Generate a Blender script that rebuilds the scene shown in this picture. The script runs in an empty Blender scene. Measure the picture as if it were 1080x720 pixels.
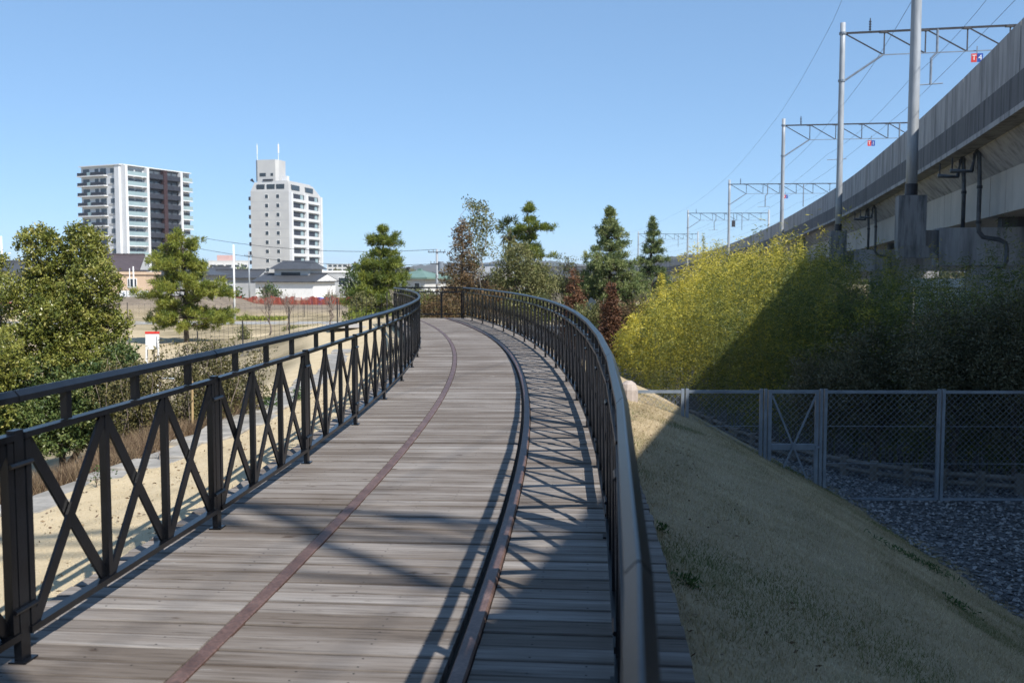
import bpy, math, random
import numpy as np
from mathutils import Vector

rng = np.random.default_rng(7)
random.seed(7)
SC = bpy.context.scene
COL = SC.collection
PI = math.pi

# ------------------------------------------------------------------ frame
FOC, HORIZ = 1020.0, 289.0            # focal length and horizon of a 1080 x 720 frame
CAMZ = 1.55
TH = math.atan((360 - HORIZ) / FOC)
CX, CY, RC = -95.0, 12.2, 94.6        # the boardwalk is an arc of this circle


def W(px, py, Y):
    dx, dy = (px - 540) / FOC, (360 - py) / FOC
    fy = math.cos(TH) + dy * math.sin(TH)
    fz = -math.sin(TH) + dy * math.cos(TH)
    t = Y / fy
    return Vector((dx * t, Y, CAMZ + fz * t))


def arc(d, a, z=0.0):
    r = RC + d
    return Vector((CX + r * math.cos(a), CY + r * math.sin(a), z))


# ------------------------------------------------------------------ materials
def new_mat(name):
    m = bpy.data.materials.new(name)
    m.use_nodes = True
    nt = m.node_tree
    return m, nt, nt.nodes['Principled BSDF']


def nd(nt, t, **kw):
    n = nt.nodes.new(t)
    for k, v in kw.items():
        setattr(n, k, v)
    return n


def ramp(nt, stops, interp='LINEAR'):
    r = nt.nodes.new('ShaderNodeValToRGB')
    r.color_ramp.interpolation = interp
    els = r.color_ramp.elements
    while len(els) < len(stops):
        els.new(0.5)
    for e, (p, c) in zip(els, stops):
        e.position = p
        e.color = (*c, 1) if len(c) == 3 else c
    return r


def mix(nt, a, b, fac, blend='MIX'):
    n = nt.nodes.new('ShaderNodeMix')
    n.data_type = 'RGBA'
    n.blend_type = blend
    for sock, v in ((n.inputs[6], a), (n.inputs[7], b), (n.inputs[0], fac)):
        if hasattr(v, 'is_output'):
            nt.links.new(v, sock)
        elif isinstance(v, (int, float)):
            sock.default_value = v
        else:
            sock.default_value = (*v, 1)
    return n.outputs[2]


def noise(nt, scale, detail=4, rough=0.55, vec=None, stretch=None):
    n = nt.nodes.new('ShaderNodeTexNoise')
    n.inputs['Scale'].default_value = scale
    n.inputs['Detail'].default_value = detail
    n.inputs['Roughness'].default_value = rough
    if vec is None:
        vec = nd(nt, 'ShaderNodeTexCoord').outputs['Object']
    if stretch:
        mp = nt.nodes.new('ShaderNodeMapping')
        mp.inputs['Scale'].default_value = stretch
        nt.links.new(vec, mp.inputs['Vector'])
        vec = mp.outputs[0]
    nt.links.new(vec, n.inputs['Vector'])
    return n.outputs['Fac']


def bump(nt, b, h, strength=0.3, dist=0.02):
    n = nt.nodes.new('ShaderNodeBump')
    n.inputs['Strength'].default_value = strength
    n.inputs['Distance'].default_value = dist
    nt.links.new(h, n.inputs['Height'])
    nt.links.new(n.outputs[0], b.inputs['Normal'])


def surf(name, c1, c2=None, scale=3.0, rough=0.7, metal=0.0, bmp=0.0, stretch=None, lo=0.35, hi=0.65, spec=None, bdist=0.02):
    m, nt, b = new_mat(name)
    b.inputs['Roughness'].default_value = rough
    b.inputs['Metallic'].default_value = metal
    if spec is not None:
        b.inputs['Specular IOR Level'].default_value = spec
    if c2 is None:
        c2 = tuple(x * 0.8 for x in c1)
    f = noise(nt, scale, 5, 0.6, None, stretch)
    r = ramp(nt, [(lo, c2), (hi, c1)])
    nt.links.new(f, r.inputs[0])
    nt.links.new(r.outputs[0], b.inputs['Base Color'])
    if bmp:
        f2 = noise(nt, scale * 6, 4, 0.6, None, stretch)
        bump(nt, b, f2, bmp, bdist)
    return m


def leafmat(name, cols, trans=0.35, rough=0.55, spec=0.3):
    m, nt, b = new_mat(name)
    at = nd(nt, 'ShaderNodeAttribute', attribute_name='tint')
    n = len(cols)
    r = ramp(nt, [(i / (n - 1), c) for i, c in enumerate(cols)])
    nt.links.new(at.outputs['Fac'], r.inputs[0])
    nt.links.new(r.outputs[0], b.inputs['Base Color'])
    b.inputs['Roughness'].default_value = rough
    b.inputs['Specular IOR Level'].default_value = spec
    if trans:
        t = nt.nodes.new('ShaderNodeBsdfTranslucent')
        nt.links.new(r.outputs[0], t.inputs['Color'])
        ms = nt.nodes.new('ShaderNodeMixShader')
        ms.inputs[0].default_value = trans
        nt.links.new(b.outputs[0], ms.inputs[1])
        nt.links.new(t.outputs[0], ms.inputs[2])
        nt.links.new(ms.outputs[0], nt.nodes['Material Output'].inputs['Surface'])
    return m


M = {}
M['black_steel'] = surf('black_painted_steel', (0.0050, 0.0062, 0.0090), (0.0030, 0.0036, 0.0052), 9, 0.30, 0.0, 0.05, spec=0.32)
M['rail_cap'] = surf('weathered_black_handrail', (0.008, 0.010, 0.014), (0.005, 0.006, 0.009), 14, 0.32, 0.0, 0.05, spec=0.38)
M['galv'] = surf('galvanised_steel', (0.235, 0.275, 0.325), (0.17, 0.20, 0.24), 5, 0.5, 0.3, 0.03)
M['galv_pole'] = surf('galvanised_mast_pole', (0.36, 0.385, 0.41), (0.26, 0.28, 0.30), 4, 0.55, 0.15, 0.0, (2, 2, 0.3))
M['dark_steel'] = surf('dark_truss_steel', (0.045, 0.045, 0.050), (0.028, 0.028, 0.032), 5, 0.5, 0.3)
M['wire'] = surf('overhead_wire_copper', (0.05, 0.055, 0.06), (0.03, 0.035, 0.04), 5, 0.5, 0.5)
M['pipe'] = surf('grey_drain_pipe', (0.095, 0.105, 0.12), (0.05, 0.055, 0.06), 6, 0.5, 0.1)
M['bark'] = surf('bark', (0.12, 0.095, 0.075), (0.045, 0.035, 0.028), 12, 0.9, 0, 0.5, (1, 1, 0.3))
M['bark_pale'] = surf('pale_bark', (0.36, 0.32, 0.27), (0.20, 0.17, 0.14), 10, 0.9, 0, 0.4, (1, 1, 0.3))
M['twig'] = surf('twig_bark', (0.22, 0.18, 0.15), (0.13, 0.10, 0.085), 10, 0.9)
M['white_wall'] = surf('white_plaster', (0.56, 0.56, 0.55), (0.48, 0.48, 0.47), 0.6, 0.75)
M['white_tile'] = surf('white_tile_cladding', (0.66, 0.67, 0.68), (0.60, 0.61, 0.63), 0.25, 0.55)
M['grey_tile'] = surf('pale_grey_tile_cladding', (0.48, 0.48, 0.47), (0.43, 0.43, 0.43), 0.25, 0.6)
M['dark_clad'] = surf('charcoal_cladding', (0.034, 0.038, 0.052), (0.024, 0.027, 0.038), 0.6, 0.55)
M['maroon'] = surf('maroon_cladding', (0.045, 0.022, 0.024), (0.034, 0.016, 0.018), 0.6, 0.6)
M['peach_wall'] = surf('peach_siding', (0.62, 0.46, 0.32), (0.55, 0.40, 0.28), 0.7, 0.8)
M['grey_wall'] = surf('grey_siding', (0.40, 0.41, 0.42), (0.33, 0.34, 0.35), 0.7, 0.8)
M['tile_roof'] = surf('dark_roof_tile', (0.075, 0.078, 0.085), (0.045, 0.047, 0.052), 1.2, 0.5, 0, 0.3, (1, 6, 1))
M['purple_roof'] = surf('plum_roof_tile', (0.085, 0.065, 0.070), (0.055, 0.042, 0.047), 1.2, 0.6, 0, 0.3, (1, 6, 1))
M['green_roof'] = surf('green_copper_roof', (0.15, 0.235, 0.20), (0.11, 0.18, 0.155), 1.0, 0.6)
M['pink_wall'] = surf('pink_render', (0.55, 0.36, 0.33), (0.48, 0.31, 0.28), 0.5, 0.8)
M['stone'] = surf('pale_granite_slab', (0.36, 0.34, 0.31), (0.20, 0.19, 0.17), 3, 0.85, 0, 0.5)
M['log'] = surf('weathered_log', (0.20, 0.18, 0.16), (0.11, 0.10, 0.085), 6, 0.9, 0, 0.4, (1, 1, 0.3))
M['tarp'] = surf('blue_tarp', (0.015, 0.14, 0.55), (0.01, 0.10, 0.42), 4, 0.5, 0, 0.5)
M['red'] = surf('red_paint', (0.62, 0.035, 0.025), (0.55, 0.03, 0.02), 4, 0.5)
M['blue'] = surf('blue_paint', (0.012, 0.06, 0.32), (0.01, 0.05, 0.27), 4, 0.5)
M['white_paint'] = surf('white_paint', (0.80, 0.80, 0.79), (0.72, 0.72, 0.71), 4, 0.5)
M['pale_blue'] = surf('pale_blue_board', (0.35, 0.50, 0.68), (0.30, 0.45, 0.62), 4, 0.5)
M['bamboo_pole'] = surf('tan_bamboo', (0.42, 0.30, 0.15), (0.33, 0.23, 0.11), 4, 0.6)
M['culm'] = surf('green_bamboo_culm', (0.16, 0.17, 0.05), (0.10, 0.11, 0.03), 4, 0.5)
M['sand'] = surf('sand_heap_soil', (0.50, 0.40, 0.26), (0.40, 0.31, 0.19), 4, 0.95, 0, 0.4)
M['gravelstone'] = leafmat('crushed_stone', [(0.072, 0.074, 0.078), (0.14, 0.142, 0.146), (0.235, 0.235, 0.24), (0.35, 0.345, 0.34)], 0, 0.85)

m, nt, b = new_mat('window_glass')
b.inputs['Base Color'].default_value = (0.035, 0.045, 0.055, 1)
b.inputs['Roughness'].default_value = 0.08
M['glass'] = m
m, nt, b = new_mat('frosted_balcony_glass')
f = noise(nt, 0.3)
r = ramp(nt, [(0.3, (0.23, 0.31, 0.33)), (0.7, (0.29, 0.38, 0.395))])
nt.links.new(f, r.inputs[0])
nt.links.new(r.outputs[0], b.inputs['Base Color'])
b.inputs['Roughness'].default_value = 0.2
M['balcony_glass'] = m


def rust_mat(name, c1, c2, c3):
    m, nt, b = new_mat(name)
    r = ramp(nt, [(0.3, c1), (0.55, c2), (0.75, c3)])
    nt.links.new(noise(nt, 5, 6, 0.65), r.inputs[0])
    fine = ramp(nt, [(0.35, (0.7, 0.7, 0.7)), (0.65, (1.15, 1.1, 1.1))])
    nt.links.new(noise(nt, 60, 3, 0.6), fine.inputs[0])
    nt.links.new(mix(nt, r.outputs[0], fine.outputs[0], 1.0, 'MULTIPLY'), b.inputs['Base Color'])
    b.inputs['Roughness'].default_value = 0.5
    b.inputs['Metallic'].default_value = 0.25
    bump(nt, b, noise(nt, 90, 3), 0.15, 0.005)
    return m


M['rust'] = rust_mat('rusted_rail_steel', (0.10, 0.060, 0.048), (0.165, 0.103, 0.084), (0.225, 0.152, 0.125))


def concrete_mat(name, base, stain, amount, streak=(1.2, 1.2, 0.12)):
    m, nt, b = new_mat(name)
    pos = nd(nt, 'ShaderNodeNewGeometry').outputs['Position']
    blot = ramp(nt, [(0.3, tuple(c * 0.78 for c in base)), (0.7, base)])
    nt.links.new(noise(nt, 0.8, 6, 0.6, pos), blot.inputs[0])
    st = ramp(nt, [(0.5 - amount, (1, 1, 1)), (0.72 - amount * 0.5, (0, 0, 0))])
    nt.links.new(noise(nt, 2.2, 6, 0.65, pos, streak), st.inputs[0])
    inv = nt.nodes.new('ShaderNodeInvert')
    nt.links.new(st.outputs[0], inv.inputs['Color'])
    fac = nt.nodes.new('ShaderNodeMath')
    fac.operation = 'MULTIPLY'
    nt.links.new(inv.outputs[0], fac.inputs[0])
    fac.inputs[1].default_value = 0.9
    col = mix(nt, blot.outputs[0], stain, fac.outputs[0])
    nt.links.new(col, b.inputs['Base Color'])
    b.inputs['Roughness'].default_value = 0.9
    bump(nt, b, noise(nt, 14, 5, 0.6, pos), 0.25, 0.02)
    return m


M['conc'] = concrete_mat('weathered_concrete', (0.37, 0.37, 0.38), (0.10, 0.10, 0.105), 0.045)
M['conc_light'] = concrete_mat('pale_concrete', (0.47, 0.44, 0.40), (0.25, 0.23, 0.21), -0.06)
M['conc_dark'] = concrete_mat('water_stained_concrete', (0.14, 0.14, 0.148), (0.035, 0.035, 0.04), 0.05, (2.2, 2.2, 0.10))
M['conc_black'] = concrete_mat('mossy_black_concrete', (0.24, 0.24, 0.245), (0.035, 0.04, 0.043), 0.05, (2.6, 2.6, 0.35))


def wood_mat():
    m, nt, b = new_mat('weathered_deck_boards')
    at = nd(nt, 'ShaderNodeAttribute', attribute_name='grain')      # x along the board, y across it, z board number
    sep = nt.nodes.new('ShaderNodeSeparateXYZ')
    nt.links.new(at.outputs['Vector'], sep.inputs[0])
    tint = nd(nt, 'ShaderNodeAttribute', attribute_name='tint')
    g = noise(nt, 1.0, 6, 0.7, at.outputs['Vector'], (2.2, 55.0, 3.7))
    g2 = noise(nt, 1.0, 4, 0.6, at.outputs['Vector'], (0.55, 7.0, 5.1))
    big = noise(nt, 0.55, 4, 0.6)
    c = ramp(nt, [(0.0, (0.140, 0.116, 0.097)), (0.28, (0.245, 0.222, 0.203)), (0.55, (0.345, 0.325, 0.307)), (0.8, (0.43, 0.418, 0.405)), (1.0, (0.53, 0.525, 0.52))])
    mth = nt.nodes.new('ShaderNodeMath'); mth.operation = 'MULTIPLY_ADD'
    nt.links.new(g2, mth.inputs[0]); mth.inputs[1].default_value = 1.0
    nt.links.new(tint.outputs['Fac'], mth.inputs[2])
    m2 = nt.nodes.new('ShaderNodeMath'); m2.operation = 'MULTIPLY_ADD'
    nt.links.new(big, m2.inputs[0]); m2.inputs[1].default_value = 0.7; nt.links.new(mth.outputs[0], m2.inputs[2])
    m3 = nt.nodes.new('ShaderNodeMath'); m3.operation = 'SUBTRACT'
    nt.links.new(m2.outputs[0], m3.inputs[0]); m3.inputs[1].default_value = 0.80
    nt.links.new(m3.outputs[0], c.inputs[0])
    gr = ramp(nt, [(0.30, (0.28, 0.25, 0.23)), (0.46, (0.86, 0.85, 0.84)), (0.70, (1.22, 1.22, 1.22))])
    nt.links.new(g, gr.inputs[0])
    col = mix(nt, c.outputs[0], gr.outputs[0], 0.85, 'MULTIPLY')
    # dark knots and pale scuffs
    kn = ramp(nt, [(0.69, (0, 0, 0)), (0.75, (1, 1, 1))])
    nt.links.new(noise(nt, 1.0, 2, 0.5, at.outputs['Vector'], (5.0, 16.0, 9.3)), kn.inputs[0])
    col = mix(nt, col, (0.075, 0.055, 0.042), kn.outputs[0])
    sc = ramp(nt, [(0.70, (0, 0, 0)), (0.80, (1, 1, 1))])
    nt.links.new(noise(nt, 1.0, 3, 0.6, at.outputs['Vector'], (4.0, 30.0, 2.9)), sc.inputs[0])
    col = mix(nt, col, (0.56, 0.55, 0.54), sc.outputs[0])
    # screw heads: two per board on every joist line
    def M2(op, a, bb=None):
        n = nt.nodes.new('ShaderNodeMath'); n.operation = op
        for i, v in enumerate((a, bb)):
            if v is None: continue
            if hasattr(v, 'is_output'): nt.links.new(v, n.inputs[i])
            else: n.inputs[i].default_value = v
        return n.outputs[0]
    sm = M2('SUBTRACT', M2('PINGPONG', M2('ADD', sep.outputs[0], 10.07), 0.225), 0.11)
    sy = M2('SUBTRACT', M2('ABSOLUTE', sep.outputs[1]), 0.042)
    dd = M2('ADD', M2('MULTIPLY', sm, sm), M2('MULTIPLY', sy, sy))
    pick = M2('GREATER_THAN', noise(nt, 1.0, 1, 0.5, at.outputs['Vector'], (2.2, 3.0, 7.7)), 0.53)
    hole = M2('MULTIPLY', M2('LESS_THAN', dd, 0.0052 ** 2), pick)
    col = mix(nt, col, (0.025, 0.022, 0.02), hole)
    edge = ramp(nt, [(0.0, (1.0, 1.0, 1.0)), (0.74, (1.0, 1.0, 1.0)), (1.0, (0.40, 0.365, 0.34))])
    nt.links.new(M2('MULTIPLY', M2('ABSOLUTE', M2('ADD', sep.outputs[1], M2('MULTIPLY', M2('SUBTRACT', g2, 0.5), 0.05))), 1.0 / 0.075), edge.inputs[0])
    col = mix(nt, col, edge.outputs[0], 0.9, 'MULTIPLY')
    nt.links.new(col, b.inputs['Base Color'])
    b.inputs['Roughness'].default_value = 0.78
    b.inputs['Specular IOR Level'].default_value = 0.3
    bump(nt, b, g, 0.5, 0.006)
    return m


M['deck'] = wood_mat()


def ground_mat():
    m, nt, b = new_mat('park_ground')
    pos = nd(nt, 'ShaderNodeNewGeometry').outputs['Position']
    za = nd(nt, 'ShaderNodeAttribute', attribute_name='zone')
    sp = nt.nodes.new('ShaderNodeSeparateColor')
    nt.links.new(za.outputs['Color'], sp.inputs[0])
    def two(c1, c2, scale, lo=0.35, hi=0.65, det=6):
        r = ramp(nt, [(lo, c1), (hi, c2)])
        nt.links.new(noise(nt, scale, det, 0.65, pos), r.inputs[0])
        return r.outputs[0]
    field = mix(nt, two((0.19, 0.155, 0.09), (0.46, 0.37, 0.24), 0.35, 0.40, 0.60), two((0.20, 0.17, 0.10), (0.40, 0.32, 0.21), 0.03), 0.4)
    grass = two((0.28, 0.22, 0.14), (0.43, 0.345, 0.22), 1.3)
    grass = mix(nt, grass, two((0.31, 0.248, 0.16), (0.50, 0.405, 0.27), 24), 0.5)
    gm = ramp(nt, [(0.56, (0, 0, 0)), (0.70, (1, 1, 1))])
    nt.links.new(noise(nt, 0.9, 5, 0.7, pos), gm.inputs[0])
    grass = mix(nt, grass, (0.13, 0.145, 0.06), mix(nt, (0, 0, 0), (0.7, 0.7, 0.7), gm.outputs[0]))
    sand = mix(nt, two((0.46, 0.365, 0.225), (0.60, 0.49, 0.325), 2.0), two((0.42, 0.34, 0.21), (0.62, 0.51, 0.35), 40), 0.4)
    grav = two((0.055, 0.057, 0.060), (0.16, 0.162, 0.168), 22, 0.4, 0.6)
    col = mix(nt, field, grass, sp.outputs[0])
    col = mix(nt, col, sand, sp.outputs[1])
    col = mix(nt, col, grav, sp.outputs[2])
    col = mix(nt, col, two((0.16, 0.13, 0.10), (0.27, 0.22, 0.165), 0.5), za.outputs['Alpha'])
    nt.links.new(col, b.inputs['Base Color'])
    b.inputs['Roughness'].default_value = 0.95
    b.inputs['Specular IOR Level'].default_value = 0.1
    bump(nt, b, noise(nt, 30, 5, 0.7, pos), 0.5, 0.03)
    return m


M['ground'] = ground_mat()

# ------------------------------------------------------------------ mesh building


def link(name, me, mat, parent=None):
    o = bpy.data.objects.new(name, me)
    if mat is not None:
        me.materials.append(mat)
    COL.objects.link(o)
    if parent is not None:
        o.parent = parent
        if parent.type == 'EMPTY' or True:
            o.matrix_parent_inverse = parent.matrix_world.inverted()
    return o


class MB:
    def __init__(s):
        s.v, s.f = [], []

    def poly(s, vs, fs):
        n = len(s.v)
        s.v += [tuple(v) for v in vs]
        s.f += [tuple(i + n for i in f) for f in fs]
        return s

    def obox(s, o, u, n, ur, nr, zr):
        """box in a local frame: origin o, horizontal axes u and n, up"""
        o, u, n = Vector(o), Vector(u), Vector(n)
        z = Vector((0, 0, 1))
        P = [o + u * a + n * b + z * c for c in zr for b in nr for a in ur]
        flip = u.cross(n).z * (ur[1] - ur[0]) * (nr[1] - nr[0]) * (zr[1] - zr[0]) < 0
        F = [(0, 2, 3, 1), (4, 5, 7, 6), (0, 1, 5, 4), (2, 6, 7, 3), (0, 4, 6, 2), (1, 3, 7, 5)]
        if flip:
            F = [f[::-1] for f in F]
        return s.poly(P, F)

    def box(s, c, size):
        x, y, z = (k / 2 for k in size)
        return s.obox(c, (1, 0, 0), (0, 1, 0), (-x, x), (-y, y), (-z, z))

    def bar(s, p0, p1, w, h, up=(0, 0, 1)):
        p0, p1 = Vector(p0), Vector(p1)
        t = (p1 - p0).normalized()
        side = t.cross(Vector(up))
        if side.length < 1e-5:
            side = t.cross(Vector((1, 0, 0)))
        side.normalize()
        u = side.cross(t).normalized()
        P = []
        for p in (p0, p1):
            for a, b in ((-1, -1), (1, -1), (1, 1), (-1, 1)):
                P.append(p + side * a * w / 2 + u * b * h / 2)
        return s.poly(P, [(0, 1, 2, 3)[::-1], (4, 5, 6, 7), (0, 1, 5, 4), (1, 2, 6, 5), (2, 3, 7, 6), (3, 0, 4, 7)])

    def tube(s, pts, rad, n=6, cap=True):
        pts = [Vector(p) for p in pts]
        if not hasattr(rad, '__len__'):
            rad = [rad] * len(pts)
        base = len(s.v)
        ref = None
        for i, p in enumerate(pts):
            t = (pts[min(i + 1, len(pts) - 1)] - pts[max(i - 1, 0)])
            t.normalize()
            if ref is None:
                ref = Vector((1, 0, 0)) if abs(t.x) < 0.8 else Vector((0, 1, 0))
            a = (ref - t * ref.dot(t)).normalized()
            ref = a
            bb = t.cross(a)
            for k in range(n):
                an = 2 * PI * k / n
                s.v.append(tuple(p + (a * math.cos(an) + bb * math.sin(an)) * rad[i]))
        for i in range(len(pts) - 1):
            for k in range(n):
                k2 = (k + 1) % n
                s.f.append((base + i * n + k, base + i * n + k2, base + (i + 1) * n + k2, base + (i + 1) * n + k))
        if cap:
            s.f.append(tuple(base + k for k in range(n))[::-1])
            e = base + (len(pts) - 1) * n
            s.f.append(tuple(e + k for k in range(n)))
        return s

    def sweep(s, secs, closed=True, caps=True):
        """secs: list of cross sections (each a list of points, same count)"""
        n = len(secs[0])
        base = len(s.v)
        for q in secs:
            s.v += [tuple(p) for p in q]
        for i in range(len(secs) - 1):
            for k in range(n if closed else n - 1):
                k2 = (k + 1) % n
                s.f.append((base + i * n + k, base + i * n + k2, base + (i + 1) * n + k2, base + (i + 1) * n + k))
        if caps and closed:
            s.f.append(tuple(base + k for k in range(n))[::-1])
            s.f.append(tuple(base + (len(secs) - 1) * n + k for k in range(n)))
        return s

    def build(s, name, mat, parent=None, smooth=False):
        me = bpy.data.meshes.new(name)
        me.from_pydata(s.v, [], s.f)
        if smooth:
            me.polygons.foreach_set('use_smooth', [True] * len(me.polygons))
        me.update()
        return link(name, me, mat, parent)


def np_mesh(name, V, mat, parent=None, tint=None, tris=False):
    """V: (N, k, 3) one face per row"""
    N, k, _ = V.shape
    me = bpy.data.meshes.new(name)
    me.vertices.add(N * k)
    me.vertices.foreach_set('co', V.reshape(-1).astype(np.float32))
    me.loops.add(N * k)
    me.loops.foreach_set('vertex_index', np.arange(N * k, dtype=np.int32))
    me.polygons.add(N)
    me.polygons.foreach_set('loop_start', np.arange(0, N * k, k, dtype=np.int32))
    me.polygons.foreach_set('loop_total', np.full(N, k, dtype=np.int32))
    if tint is not None:
        a = me.attributes.new('tint', 'FLOAT', 'FACE')
        a.data.foreach_set('value', np.clip(tint, 0, 1).astype(np.float32))
    me.update(calc_edges=True)
    return link(name, me, mat, parent)


def tag(o, label=None, cat=None, group=None, kind=None):
    if label: o['label'] = label
    if cat: o['category'] = cat
    if group: o['group'] = group
    if kind: o['kind'] = kind
    return o


def thing(name, label, cat, loc=(0, 0, 0), group=None):
    o = bpy.data.objects.new(name, None)
    o.location = loc
    o.empty_display_size = 0.1
    COL.objects.link(o)
    o.matrix_world.translation = Vector(loc)
    return tag(o, label, cat, group)


def unit(a):
    return a / np.maximum(np.linalg.norm(a, axis=-1, keepdims=True), 1e-9)


def leaves(C, D, L, Wd, fold=True):
    """rhombic leaves: centres C, directions D"""
    N = len(C)
    D = unit(D)
    r = unit(np.cross(D, rng.normal(size=(N, 3))))
    L = np.broadcast_to(np.asarray(L, float), (N,))[:, None]
    Wd = np.broadcast_to(np.asarray(Wd, float), (N,))[:, None]
    V = np.empty((N, 4, 3))
    V[:, 0] = C - D * L * 0.5
    V[:, 1] = C + r * Wd * 0.5
    V[:, 2] = C + D * L * 0.5
    V[:, 3] = C - r * Wd * 0.5
    return V


# ------------------------------------------------------------------ terrain
RD = np.array([-400, -16, -9, -5.6, -4.4, -3.9, -3.0, -1.5, 1.5, 2.4, 3.45, 4.5, 5.75, 6.3, 400])
RZ = np.array([-2.1, -2.1, -2.0, -1.1, -0.68, -0.52, -0.45, -0.19, -0.21, -0.46, -0.81, -1.41, -2.05, -2.1, -2.1])


def smooth01(t):
    t = np.clip(t, 0, 1)
    return t * t * (3 - 2 * t)


def bumps(x, y):
    return (np.sin(x * 1.7 + y * 0.6) * np.sin(y * 1.3 - x * 0.5) * 0.5 + np.sin(x * 4.1 + 1.3) * np.sin(y * 3.7 + 0.4) * 0.22
            + np.sin(x * 9.3 + y * 4.0) * np.sin(y * 8.1 - x * 2.0) * 0.1)


def gz(x, y):
    x = np.asarray(x, float); y = np.asarray(y, float)
    r = np.hypot(x - CX, y - CY)
    d = r - RC
    a = np.arctan2(y - CY, x - CX)
    e = 1 - smooth01((a - 0.27) / 0.25)
    e = np.where(a < -0.6, 0, e)
    z = -2.1 + (np.interp(d, RD, RZ) + 2.1) * e
    slope = ((np.abs(d) > 1.6) & (np.abs(d) < 6.5)).astype(float)
    z = z + bumps(x, y) * 0.035 * slope
    # earth bank across the field on the left
    top = (0.55 + 0.83 * (1 - smooth01((x + 28.5) / 3.0))) * (1 - smooth01((x + 15) / 4.0))
    z = z + top * smooth01((y - 83) / 4.0) * (1 - smooth01((y - 97) / 14.0)) * smooth01((x + 60) / 10)
    return z


def build_ground():
    def axis(parts):
        out = []
        for a, b2, s in parts:
            out.append(np.arange(a, b2, s))
        return np.concatenate(out)
    xs = axis([(-6000, -1000, 500), (-1000, -200, 60), (-200, -60, 8), (-60, -14, 1.2), (-14, 11, 0.16), (11, 60, 1.4), (60, 200, 10), (200, 1000, 80), (1000, 6001, 500)])
    ys = axis([(-300, -60, 30), (-60, -6, 3), (-6, 22, 0.18), (22, 45, 0.5), (45, 120, 1.5), (120, 220, 10), (220, 1000, 60), (1000, 6001, 500)])
    X, Y = np.meshgrid(xs, ys)
    Z = gz(X, Y)
    nx, ny = len(xs), len(ys)
    V = np.stack([X, Y, Z], -1).reshape(-1, 3)
    me = bpy.data.meshes.new('ground')
    me.vertices.add(len(V))
    me.vertices.foreach_set('co', V.reshape(-1).astype(np.float32))
    idx = np.arange(nx * ny).reshape(ny, nx)
    F = np.stack([idx[:-1, :-1], idx[:-1, 1:], idx[1:, 1:], idx[1:, :-1]], -1).reshape(-1, 4)
    me.loops.add(F.size)
    me.loops.foreach_set('vertex_index', F.reshape(-1).astype(np.int32))
    me.polygons.add(len(F))
    me.polygons.foreach_set('loop_start', np.arange(0, F.size, 4, dtype=np.int32))
    me.polygons.foreach_set('loop_total', np.full(len(F), 4, dtype=np.int32))
    me.polygons.foreach_set('use_smooth', np.ones(len(F), bool))
    # what grows or lies where
    x, y = V[:, 0], V[:, 1]
    d = np.hypot(x - CX, y - CY) - RC
    wob = np.sin(y * 1.9) * 0.12 + np.sin(y * 4.3 + x) * 0.07
    grass = (smooth01((d - 1.2) / 0.2) * (1 - smooth01((d + wob - 5.7) / 0.25))) * (y < 60)
    sand = smooth01((-d - 1.2) / 0.2) * (1 - smooth01((-d - 3.9) / 0.6)) * (y < 60)
    yard = smooth01((-d - 7.0) / 2.0) * smooth01((y - 17) / 4) * (1 - smooth01((y - 76) / 6)) * smooth01((x + 70) / 20)
    sand = np.maximum(sand, yard * 0.9)
    grav = smooth01((d + wob - 5.75) / 0.25) * (x < 60) * (y < 70)
    bank = smooth01((V[:, 2] + 2.0) / 0.5) * (y > 80) * (x < 20)
    col = np.stack([grass, sand, grav, bank], -1)
    at = me.attributes.new('zone', 'FLOAT_COLOR', 'POINT')
    at.data.foreach_set('color', col.reshape(-1).astype(np.float32))
    me.update(calc_edges=True)
    tag(link('ground', me, M['ground']), 'pale dry park ground, embankments and fields', None, None, 'structure')


build_ground()

# flat strips on the field: a grey lane and a strip of green
mb = MB(); mb.poly([(-60, 70.5, -2.094), (-8, 70.5, -2.094), (-8, 74.5, -2.094), (-60, 74.5, -2.094)], [(0, 1, 2, 3)])
tag(mb.build('lane', surf('grey_lane', (0.34, 0.33, 0.31), (0.28, 0.27, 0.25), 0.6, 0.9)), None, None, None, 'structure')

# ------------------------------------------------------------------ boardwalk
A0, A1 = -0.185, 0.2345
TL, TR = -0.49, 0.58
HALF = 1.49


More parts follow.
